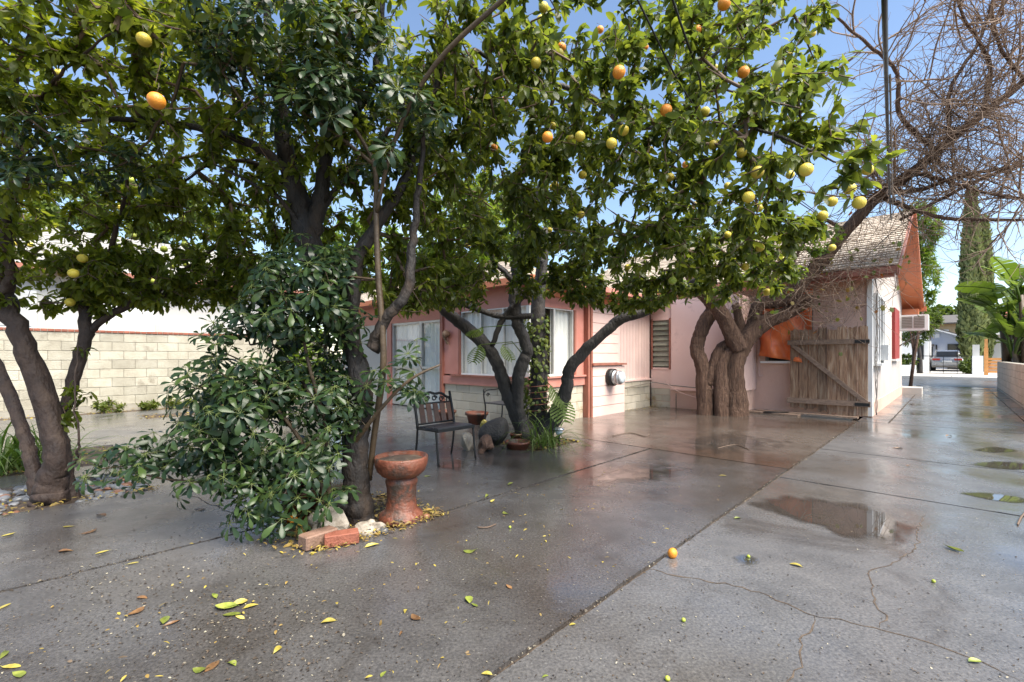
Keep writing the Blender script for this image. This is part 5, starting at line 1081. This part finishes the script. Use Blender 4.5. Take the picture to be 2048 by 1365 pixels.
def monstera_mesh():
    b = MB(); n = 9; c = [(i/n, 0, -.10*(i/n)**2) for i in range(n+1)]
    for s in (1, -1):
        for i in range(n):
            f0, f1 = i/n, (i+.66)/n; w0 = .52*math.sin(math.pi*(.18+.8*f0))**.7; e0 = (f0+.20, s*w0, -.22*w0); e1 = (f1+.20, s*w0*.97, -.22*w0)
            vs = [c[i], c[i+1], (f1+.05, s*.12, .0), e1, e0]; b.add(vs, [(0, 1, 2, 3, 4) if s > 0 else (4, 3, 2, 1, 0)], True)
    return b.mesh('leaf', M['leaf_banana'])
MO = thing('split_leaf_plant', 'split leaf philodendron with finger cut leaves beside the ivy trunk', 'plant', W(5.5, 4.4)); mm_ = monstera_mesh()
for (px, py, Y, rx, ry, rz_, s_) in ((1100, 770, 6.75, .3, .9, -.3, .36), (1120, 790, 6.7, .2, 1.2, -1.0, .40), (965, 655, 6.5, .2, .4, 2.6, .26), (1005, 690, 6.6, .3, .9, -.4, .26), (960, 690, 6.55, -.2, 1.0, -2.2, .28), (1070, 800, 6.9, .2, .7, .6, .3)):
    p = PT(px, py, Y); o = link('leaf', mm_, MO, p); o.rotation_euler = (rx, ry, rz_); o.scale = (s_,)*3
    MB().tube([W(5.38, 4.5, max(.3, p.z-.5)), (Vector(W(5.38, 4.5, p.z))+p)/2+Vector((0, 0, .05)), p], [.010, .008, .006], 5).build('leaf_stem', M['leaf_grass'], MO)
# weeds at the block wall
for i, (u, s_) in enumerate(((1.2, .28), (1.9, .2), (2.6, .3), (3.2, .36), (4.4, .4))):
    bush('weed', ['sparse weed tuft at the wall foot behind the left tree', 'tiny weed tuft near the soil square by the wall', 'spreading weed above the soil square by the wall', 'bushy weed growing on the wall foot behind the umbrella plant', 'rightmost weed clump along the wall foot'][i], 'weed', W(u, 13.72, -.03), [(W(u, 13.72, s_*.5), (s_*1.3, s_, s_*.5))], 60, M['leaf_ivy'], (.05, .10), 7, 'weeds along the block wall', .012)
# ------------------------------------------------------------------ pots, furniture, stones
PD = thing('pedestal_planter', 'terracotta bowl planter standing on a round terracotta pedestal', 'planter', G(805, 1035)); c = G(803, 1036); k = 3.55/F
def prof(l): return [(r*k, z*k) for r, z in l]
MB().lathe(c, prof([(44, -4), (45, 2), (42, 11), (34, 17), (31, 21), (29, 40), (29, 62), (31, 70), (32, 75), (30, 80), (29, 86)]), 32, wob=.008).build('pedestal', M['terracotta'], PD)
bo = MB().lathe(c+Vector((0, 0, 84*k)), prof([(29, 0), (38, 3), (47, 12), (52, 25), (53, 38), (51, 41), (48, 40), (46, 33), (0, 31)]), 32, wob=.008).build('bowl', M['terracotta'], PD)
MB().lathe(c+Vector((0, 0, 117*k)), [(.0, .012), (.08, .01), (.15, .006), (.178, 0), (.178, -.004)][::-1], 24, wob=.05).build('potting_soil', M['soil'], bo)
def pot(label, p, r, h, m='terracotta', plant=None, name='terracotta_pot'):
    t = thing(name, label, 'pot', p); b = MB().lathe(p, [(r*.72, 0), (r*.95, h*.78), (r*1.08, h*.78), (r*1.08, h), (r*.98, h), (r*.9, h*.82), (0, h*.80)], 24, wob=.004).build('body', M[m], t)
    MB().lathe(p+Vector((0, 0, h*.80)), [(r*.88, .001), (r*.4, .012), (0, .014)], 16).build('potting_soil', M['soil'], t)
    return t
pot('dark terracotta pot half hidden under the umbrella plant', G(602, 1035), .15, .24)
pot('wide terracotta pot by the bay wall behind the slatted chair', W(5.7, 6.35), .2, .22); pot('round terracotta pot behind the slatted chair backrest', W(5.6, 7.1), .17, .2)
pot('small terracotta pot left of the window citrus trunk', G(1032, 885), .085, .13); pot('small pale terracotta pot under the scroll arm bench', W(5.0, 5.35), .08, .12)
pb = MB().lathe(G(1035, 897), [(.14, 0), (.16, .07), (.175, .07), (.175, .10), (.15, .10), (.14, .02), (0, .02)], 20); tag(pb.build('pot_saucer', M['terracotta']), 'broken low terracotta saucer at the foot of the window citrus', 'saucer')
# loose bricks and rocks round the middle tree
def loose(name, mesh, p, sc, rot, label, cat, group=None):
    o = link(name, mesh, None, p); o.scale = sc; o.rotation_euler = rot; return tag(o, label, cat, group)
bm1 = chamfer_box('brick', .215, .10, .075, .005, M['brick']); bm2 = chamfer_box('brick', .23, .105, .09, .008, M['brick_brown'])
for me in (bm1, bm2): me.name = 'brick'
loose('brick', bm1, G(683, 1088)+Vector((0, 0, .04)), (1, 1, 1), (0, 0, .42), 'clean red brick, right one of the pair by the middle tree', 'brick', 'bricks by the middle tree')
loose('brick', bm2, G(637, 1090)+Vector((0, 0, .046)), (1, 1, 1), (0, .02, .95), 'muddy brown brick, left one of the pair by the middle tree', 'brick', 'bricks by the middle tree')
rk = [rock_mesh('rock', M['rock'], 3, .6, i+30, .75, False) for i in range(3)]
loose('rock', rk[0], G(655, 1060)+Vector((0, 0, .05)), (.125, .085, .11), (.2, .1, .5), 'large pale rough rock behind the bricks', 'rock'); loose('rock', rk[1], G(742, 1062)+Vector((0, 0, .03)), (.095, .07, .085), (0, .2, -.2), 'squarish pale rock in front of the pedestal', 'rock')
pbm = [rock_mesh('pebble', M['pebble'], 2, .12, i+3, .55) for i in range(4)]+[rock_mesh('pebble', M['pebble_rust'], 2, .12, 9, .55)]
loose('pebble', pbm[0], G(768, 1066)+Vector((0, 0, .015)), (.034, .028, .04), (0, 0, .3), 'single smooth grey pebble in front of the pedestal', 'pebble')
loose('pebble', pbm[4], G(853, 1037)+Vector((0, 0, .015)), (.03, .026, .04), (0, 0, 1), 'small rusty round stone right of the pedestal base', 'pebble')
loose('boulder', rock_mesh('boulder', M['dark_rock'], 4, .20, 47, 1.0, False), G(988, 893)+Vector((.0, .12, .17)), (.22, .18, .17), (0, -.5, .1), 'dark pitted lava boulder beside the slatted chair', 'boulder')
loose('log_piece', rock_mesh('log_piece', M['log'], 3, .9, 44, 1.0, False), G(968, 905)+Vector((0, 0, .07)), (.10, .09, .085), (.3, 0, 0), 'rotten reddish log stump in front of the lava boulder', 'log')
loose('rock', rk[2], G(934, 900)+Vector((0, 0, .09)), (.09, .1, .16), (0, 0, 0), 'mossy upright rock behind the slatted chair leg', 'rock')
# orange peel, fallen fruit
loose('fallen_orange', FRUIT['o'], G(1345, 1116)+Vector((0, 0, .028)), (.029, .029, .034), (.1, .2, 0), 'small bright orange lying on the driveway joint', 'fruit')
pe = MB(); rings = []
for j in range(7):
    for i in range(9): a = i/8*3.6; b_ = -.9+j/6*1.8; pe.v.append((.04*math.cos(b_)*math.cos(a), .04*math.cos(b_)*math.sin(a), .04*math.sin(b_)))
for j in range(6):
    for i in range(8): pe.f.append((j*9+i, j*9+i+1, (j+1)*9+i+1, (j+1)*9+i)); pe.sm.append(True)
po = loose('orange_peel', pe.mesh('orange_peel', M['orange']), G(585, 1050)+Vector((0, 0, .03)), (1, 1, 1), (1.2, .3, 2.4), 'curl of orange peel under the umbrella plant', 'peel'); sm_ = po.modifiers.new('t', 'SOLIDIFY'); sm_.thickness = .006
for i, (x, y, lab) in enumerate(((1020, 1057, 'tiny green fallen fruit left of the driveway joint in the middle'), (1367, 1244, 'tiny green fallen fruit at the bottom below the orange'), (1497, 1116, 'tiny green fallen fruit beside the small puddle'), (1335, 1362, 'tiny dark fallen fruit at the bottom edge'), (1867, 1166, 'tiny green fallen fruit on the right driveway slab'))):
    loose('fallen_fruit', FRUIT['g'], G(x, y)+Vector((0, 0, .009)), (.010,)*3, (0, 0, i), lab, 'fruit', 'tiny fallen fruits')
# pebble bed
PB = thing('pebble_bed', 'bed of smooth grey river pebbles around the left tree', 'pebbles', W(0, 5.9)); placed = []; rp = random.Random(12); tries = 0
base = G(95, 1003)
while len(placed) < 300 and tries < 9000:
    tries += 1; u = .76-abs(rp.gauss(0, 1.0)); v = rp.uniform(5.46, 6.45); r = rp.choice((.022, .03, .035, .045, .055)); p = W(u, v)
    if u < -2.2 or (p-base).length < .2+r or any((p-q).length < (r+s_)*.72 for q, s_ in placed): continue
    placed.append((p, r)); o = link('pebble', pbm[rp.choice((0, 1, 2, 3, 0, 1, 2, 3, 4))], PB, p+Vector((0, 0, -.03+r*.42)))
    o.scale = (r*1.25, r*rp.uniform(.75, 1.0), r*rp.uniform(.85, 1.25)); o.rotation_euler = (rp.uniform(-.25, .25), rp.uniform(-.25, .25), rp.uniform(0, 6.28))
# leaf litter in the beds, crumbs on the concrete (uncountable)
def litter(name, areas, m, L, label, zz=-.02):
    Ps = []
    for (u0, u1, v0, v1, n) in areas:
        for _ in range(n): q = W(rng.uniform(u0, u1), rng.uniform(v0, v1), zz+rng.random()*.035); Ps.append(tuple(q))
    n = len(Ps); Dv = rng.normal(size=(n, 3))*np.array([1, 1, .18]); Nn = np.array([0, 0, 1.])+rng.normal(size=(n, 3))*.3
    V, T = leaf_geom(np.array(Ps), Dv, Nn, rng.uniform(*L, n), rng.uniform(L[0]*.35, L[1]*.4, n)); o = link(name, tri_mesh(name, V, T, m)); tag(o, label, name.replace('_', ' '), None, 'stuff'); return o
litter('leaf_litter', [(1.2, 2.25, 2.9, 3.8, 900), (4.55, 5.65, 3.9, 4.8, 420), (-2, .8, 5.4, 6.5, 520), (-1.5, .85, 7.05, 8.6, 420), (1.55, 2.75, 11.55, 12.45, 160), (-1, 6, 13.35, 14.0, 500)], M['litter'], (.025, .075), 'yellow and brown leaf litter lying in the soil beds')
litter('leaf_litter', [(1.25, 2.25, 2.84, 3.0, 300), (1.05, 1.3, 2.9, 3.7, 70), (2.15, 2.3, 2.85, 3.4, 50), (.3, .85, 5.33, 5.5, 60), (-1.5, .8, 5.34, 5.47, 170), (10.2, 10.75, 3.6, 5.4, 120), (9.2, 10.7, 5.2, 5.4, 90)], M['litter'], (.015, .045), 'small leaf scraps swept against the slab edges', .004)
def crumbs():
    Ps = []; Ls = []
    def put(x, y, l):
        p = G(x, y); Ps.append((p.x, p.y, .0035)); Ls.append(l)
    for _ in range(2600): put(rng.uniform(-60, 2060), 860+505*rng.random()**.75, rng.uniform(.004, .013))
    for _ in range(900): put(rng.normal(330, 170), rng.normal(1200, 75), rng.uniform(.006, .018))
    for _ in range(450): put(rng.normal(560, 120), rng.normal(1270, 60), rng.uniform(.006, .016))
    for (u0, v0, u1, v1, m_) in ((-.5, 1.3, 11, 1.3, 700), (2.2, 2.95, 5.8, 2.95, 320), (-.5, 3.65, 1.2, 3.65, 220)):
        for _ in range(m_):
            f = rng.random(); p = W(u0+(u1-u0)*f, v0+(v1-v0)*f+rng.normal()*.013); Ps.append((p.x, p.y, .001)); Ls.append(rng.uniform(.006, .018))
    P = np.array(Ps); ok = P[:, 1] > .9; P = P[ok]; Ls = np.array(Ls)[ok]; n = len(P)
    V, T = leaf_geom(P, rng.normal(size=(n, 3))*np.array([1, 1, .25]), np.array([0, 0, 1.])+rng.normal(size=(n, 3))*.25, Ls, Ls*rng.uniform(.25, .8, n))
    tag(link('ground_crumbs', tri_mesh('ground_crumbs', V, T, M['crumb'])), 'dark crumbs and pale scraps scattered over the wet concrete', 'debris', None, 'stuff')
crumbs()
# ------------------------------------------------------------------ fallen leaves, one by one
def curled(m, seed):
    r = random.Random(seed); b = MB(); n = 8; c1 = r.uniform(-.8, .8); c2 = r.uniform(-.1, .75); tw = r.uniform(-.9, .9); wm = r.uniform(.17, .29); bend = r.uniform(-.22, .22); pk = r.uniform(.75, 1.25); vs = []
    for i in range(n+1):
        f = i/n; wd = wm*math.sin(math.pi*min(1, f**pk*.96+.02))**.75; zc = c1*.5*(f-.5)**2; yo = bend*(f-.5)**2*3
        for s in (-1, -.5, 0, .5, 1):
            q = s*wd*r.uniform(.93, 1.05); vs.append((f-.5, yo+q*math.cos(tw*(f-.5)), zc+c2*abs(s)*wd+q*math.sin(tw*(f-.5))+.004*math.sin(f*22+s*3)))
    zm = min(v[2] for v in vs); vs = [(x, y, z-zm) for x, y, z in vs]
    b.add(vs, [(5*i+j, 5*i+j+1, 5*i+j+6, 5*i+j+5) for i in range(n) for j in range(4)], True)
    b.tube([(-.5, vs[2][1], vs[2][2]+.004), (-.62, vs[2][1]+.03, vs[2][2]+.02)], .012, 4); return b.mesh('fallen_leaf', m)
FL = {k: [curled(M['fall_'+k], i+j*20) for i in range(9)] for j, k in enumerate(('yellow', 'green', 'brown'))}
def fleaf(kind, x, y, Lpx, label, group=None, rz=None):
    p = G(x, y); L = Lpx/F*p.y; o = link('fallen_leaf', random.choice(FL[kind]), None, p+Vector((0, 0, .003))); o.scale = (L, L, L); o.rotation_euler = (0, 0, random.uniform(0, 6.28) if rz is None else rz); return tag(o, label, 'leaf', group)
for kind, x, y, L, lab in (('green', 940, 1105, 26, 'dark green fallen leaf in the middle of the slab right of the pedestal'), ('yellow', 745, 1093, 28, 'yellow fallen leaf right of the red brick'), ('yellow', 657, 1245, 28, 'round yellow fallen leaf at lower left of centre'), ('yellow', 556, 1302, 24, 'upright yellow leaf near the bottom left of centre'), ('green', 938, 1202, 26, 'pale green leaf, upper of a pair in the lower middle'), ('green', 949, 1213, 18, 'pale green leaf, lower of a pair in the lower middle'), ('brown', 830, 1238, 28, 'brown pointed leaf in the lower middle'), ('yellow', 811, 1224, 14, 'small yellow leaf beside the brown pointed one'), ('brown', 1017, 1175, 20, 'brown curled leaf in the lower middle'), ('green', 450, 1218, 44, 'large green leaf in the clump at lower left'), ('yellow', 476, 1211, 36, 'yellow leaf on top of the clump at lower left'), ('green', 462, 1232, 34, 'yellow green leaf at the bottom of the clump at lower left'), ('yellow', 502, 1215, 26, 'pale yellow leaf right of the clump at lower left'), ('green', 430, 1195, 26, 'small green leaf above the clump at lower left'), ('yellow', 480, 1236, 26, 'curled yellow leaf just below the clump'), ('green', 330, 1243, 28, 'light green leaf left of the clump'), ('brown', 346, 1249, 26, 'curled brown leaf left of the clump'), ('brown', 274, 1226, 32, 'long brown leaf at lower left'), ('brown', 284, 1197, 24, 'tan leaf at lower left above the long brown one'), ('yellow', 22, 1335, 38, 'pale yellow leaf in the bottom left corner'), ('green', 40, 1350, 34, 'green leaf in the bottom left corner'), ('green', 10, 1310, 30, 'green leaf at the left edge near the bottom'), ('yellow', 8, 1215, 26, 'pale green yellow leaf at the left edge'), ('brown', 425, 1334, 34, 'orange brown leaf at the bottom left of centre'), ('green', 400, 1343, 30, 'green brown leaf beside the orange brown one'), ('green', 465, 1329, 24, 'small green leaf at the bottom left of centre'), ('yellow', 265, 1128, 20, 'yellow leaf below the joint at left'), ('brown', 128, 1105, 28, 'orange brown leaf left of the joint'), ('brown', 180, 1065, 30, 'brown leaf on the slab below the pebbles'), ('yellow', 205, 1107, 22, 'pale leaf below the joint left of the shrub'), ('brown', 205, 1031, 24, 'curled tan leaf right of the pebbles'), ('yellow', 135, 1055, 20, 'yellow leaf just below the pebble bed'), ('yellow', 18, 1072, 20, 'pale leaf at the left edge below the pebbles'), ('brown', 400, 1020, 18, 'brown leaf below the hanging umbrella branch'), ('yellow', 437, 1010, 14, 'small yellow leaf below the hanging umbrella branch'), ('yellow', 1592, 1132, 22, 'orange yellow leaf below the large puddle'), ('green', 1908, 1101, 32, 'dark green leaf on the right driveway slab'), ('green', 1948, 1325, 26, 'green leaf on the crack at lower right'), ('green', 1475, 1038, 14, 'pale green leaf left of the large puddle'), ('yellow', 1446, 952, 14, 'yellow leaf on the middle slab behind the puddle'), ('yellow', 974, 1350, 22, 'tan yellow leaf at the bottom beside the joint'), ('yellow', 1145, 1251, 14, 'small yellow leaf right of the joint in front'), ('brown', 1797, 898, 16, 'dark leaf on the far driveway'), ('brown', 1816, 932, 10, 'dark crumb leaf in the middle of the driveway'), ('brown', 1897, 873, 12, 'dark curled leaf far up the driveway'), ('green', 855, 953, 14, 'yellow green leaf near the chair leg'), ('green', 1020, 970, 18, 'pale green leaf left of the shallow puddle'), ('green', 975, 993, 20, 'thin green leaf on the joint behind the pedestal'), ('yellow', 985, 1004, 18, 'yellow leaf on the joint behind the pedestal'), ('green', 1010, 1028, 18, 'flat green leaf right of the joint behind the pedestal'), ('green', 765, 1350, 18, 'small green scrap at the bottom centre'), ('brown', 802, 1268, 14, 'dark brown scrap in the bottom centre'), ('green', 1090, 1354, 14, 'small dark green leaf at the bottom edge right of the joint'), ('yellow', 790, 1078, 10, 'tiny yellow leaf below the pedestal')):
    fleaf(kind, x, y, L, lab, 'fallen leaves')
litter('leaf_litter', [(.0, 3.2, 1.35, 3.6, 150), (.6, 4.5, 1.4, 2.9, 90)], M['litter'], (.012, .035), 'tiny leaf scraps strewn over the slabs in front', .004)
# twigs on the ground
for i, (pts, lab) in enumerate((([(1225, 872), (1260, 866), (1290, 873), (1300, 868)], 'forked dark twig on the brown slab by the meter'), ([(1435, 897), (1470, 890), (1500, 900)], 'twig on the brown slab in front of the trunk'), ([(955, 1055), (975, 1055), (993, 1048)], 'dark twig on the slab right of the pedestal'), ([(2035, 1050), (2042, 1035), (2055, 1020)], 'curved twig at the right edge'))):
    P = [Vector(q) for q in spline([G(*p, .008) for p in pts], 4)]; tag(MB().tube(P, [.006]*(len(P)-1)+[.002], 5).build('twig', M['twig']), lab, 'twig')
# ------------------------------------------------------------------ slatted chair
CH = thing('slatted_chair', 'small iron framed chair with wooden back slats and grey seat', 'chair', W(3.45, 4.4))
u0, u1, v0 = 3.20, 3.76, 4.24      # seat front edge at v0, back at v0+.40
for i in range(4): MB().uv(u0+.02, u1-.02, v0+.01+i*.095, v0+.09+i*.095, .40-.004*i, .422-.004*i).build('seat_slat', M['slat_grey'], CH)
for i in range(5): MB().frame(W(u0+.06+i*.105, v0+.385, .43), W(.07, 0), W(0, .06, .24), W(0, .014, 0)).build('back_slat', M['wood_slat'], CH)
for u in (u0, u1):
    MB().tube([Vector(q) for q in spline([W(u, v0+.02, .41), W(u, v0+.0, .22), W(u, v0-.03, 0)], 4)], [.014]*9, 6).build('leg', M['iron'], CH)
    MB().tube([Vector(q) for q in spline([W(u, v0+.38, .41), W(u, v0+.40, .2), W(u, v0+.44, 0)], 4)], [.014]*9, 6).build('leg', M['iron'], CH)
    MB().tube([W(u, v0, .395), W(u, v0+.39, .385)], .016, 6).build('side_rail', M['iron'], CH)
    MB().tube([Vector(q) for q in spline([W(u, v0+.38, .38), W(u, v0+.42, .58), W(u, v0+.48, .80)], 4)], [.018]*9, 6).build('back_post', M['iron'], CH)
tr_ = [W(u0+(u1-u0)*f, v0+.475, .72+.07*math.sin(math.pi*f)+.012*math.sin(f*19)) for f in np.linspace(0, 1, 17)]
MB().tube(tr_, .017, 6).build('top_rail', M['iron'], CH); MB().tube([W(u0, v0+.455, .665), W(u1, v0+.455, .665)], .013, 6).build('back_rail', M['iron'], CH); MB().tube([W(u0, v0+.39, .43), W(u1, v0+.39, .43)], .012, 6).build('back_rail', M['iron'], CH)
for i in range(5):
    c0 = W(u0+.09+i*.11, v0+.468, .705+.02*math.sin(i)); sp_ = [c0+W(.04*math.cos(a)*(1-a/14), 0)+Vector((0, 0, .035*math.sin(a)*(1-a/14))) for a in np.linspace(0, 8, 18)]; MB().tube(sp_, .008, 5).build('scroll', M['iron'], CH)
MB().uv(u0, u1, v0-.012, v0+.004, .375, .41).build('seat_apron', M['iron'], CH)
# scroll-arm bench behind the citrus
BE = thing('garden_bench', 'black iron bench with scrolled arm half hidden behind the citrus limbs', 'bench', W(5.6, 5.4))
bu, bv = 5.5, 4.95
for i in range(5): MB().uv(bu+i*.085, bu+.07+i*.085, bv, bv+.95, .42, .445).build('seat_slat', M['slat_grey'], BE)
for v in (bv-.02, bv+.97):
    arm = [(0, .45), (-.02, .55), (.0, .64), (.1, .66), (.25, .66), (.4, .68)]; MB().tube([Vector(q) for q in spline([W(bu+a, v, z) for a, z in arm], 4)], .014, 6).build('arm', M['iron'], BE)
    for (cu_, cz_, s_) in ((.0, .64, 1), (.08, .57, .8)): MB().tube([W(bu+cu_+.045*s_*math.cos(a)*(1-a/12), v, cz_+.045*s_*math.sin(a)*(1-a/12)) for a in np.linspace(0, 8.5, 20)], .009, 5).build('scroll', M['iron'], BE)
    for du, z1 in ((0, .45), (.42, .82)): MB().tube([Vector(q) for q in spline([W(bu+du, v, z1), W(bu+du+.02, v, .3), W(bu+du-.03, v, 0)], 4)], .015, 6).build('leg', M['iron'], BE)
for z in (.52, .60, .68, .76): MB().uv(bu+.43, bu+.45, bv, bv+.95, z, z+.05).build('back_slat', M['wood_slat'], BE)
# pale ornament and solar light
SL = thing('solar_light', 'small black solar garden light by the spider plant', 'lamp', G(1118, 890)); p = G(1118, 890)
MB().tube([p, p+Vector((0, 0, .14))], .016, 8).build('stake', M['iron'], SL); MB().lathe(p+Vector((0, 0, .14)), [(.035, 0), (.05, .03), (.05, .07), (.04, .09)], 16).build('lens', M['meter_face'], SL); MB().lathe(p+Vector((0, 0, .21)), [(.075, 0), (.08, .012), (.06, .03), (0, .035)], 20).build('cap', M['steel'], SL)
loose('flower_head', rock_mesh('flower_head', M['fall_yellow'], 2, .3, 5, 1.4), G(968, 862)+Vector((0, 0, .08)), (.05, .04, .07), (.3, .2, 0), 'pale yellow wilted flower head beside the lava boulder', 'flower')
# carved face ornament on the bay jamb
MK = thing('wall_ornament', 'small carved wooden ornament on the salmon jamb left of the window', 'ornament', W(6.1, 7.7, 1.75)); MB().lathe(W(6.14, 7.72, 1.72), [(.02, 0), (.07, .03), (.09, .09), (.06, .14), (.02, .17)], 10, -W(1, 0)).build('carving', M['wood_gate'], MK); MB().frame(W(6.08, 7.68, 1.5), W(.04, .0), W(0, .05, .0), W(-.03, .12, .2)).build('handle', M['wood_gate'], MK)
# ------------------------------------------------------------------ overhead cables
def cable(label, pts, r): P = [Vector(q) for q in spline(pts, 6)]; return tag(MB().tube(P, r, 8).build('cable', M['cable']), label, 'cable')
cable('thick black service cable hanging down to the house corner at right', [PT(1766, -240, 2.0), PT(1769, 0, 2.3), PT(1773, 180, 3.6), PT(1777, 330, 6.0), PT(1782, 440, 8.9)], .0135)
tag(MB().tube([PT(1780, 150, 3.3), PT(1783, 300, 5.4), PT(1786, 430, 8.6)], .007, 6).build('cable', M['grille']), 'grey twisted wire alongside the thick service cable', 'cable')
cable('left thin black wire crossing the citrus crown', [PT(1240, -80, 2.5), PT(1285, 20, 2.8), PT(1380, 200, 3.6), PT(1470, 300, 4.6), PT(1640, 430, 8.5)], .0065)
cable('right thin black wire crossing the citrus crown', [PT(1320, -80, 2.5), PT(1352, 20, 2.8), PT(1400, 160, 3.4), PT(1440, 290, 4.4), PT(1650, 440, 8.6)], .0075)
cable('long wire spanning the sky at far right', [PT(1690, 560, 9.3), PT(1820, 440, 9.0), PT(1960, 437, 8.8), PT(2100, 434, 8.6)], .006)
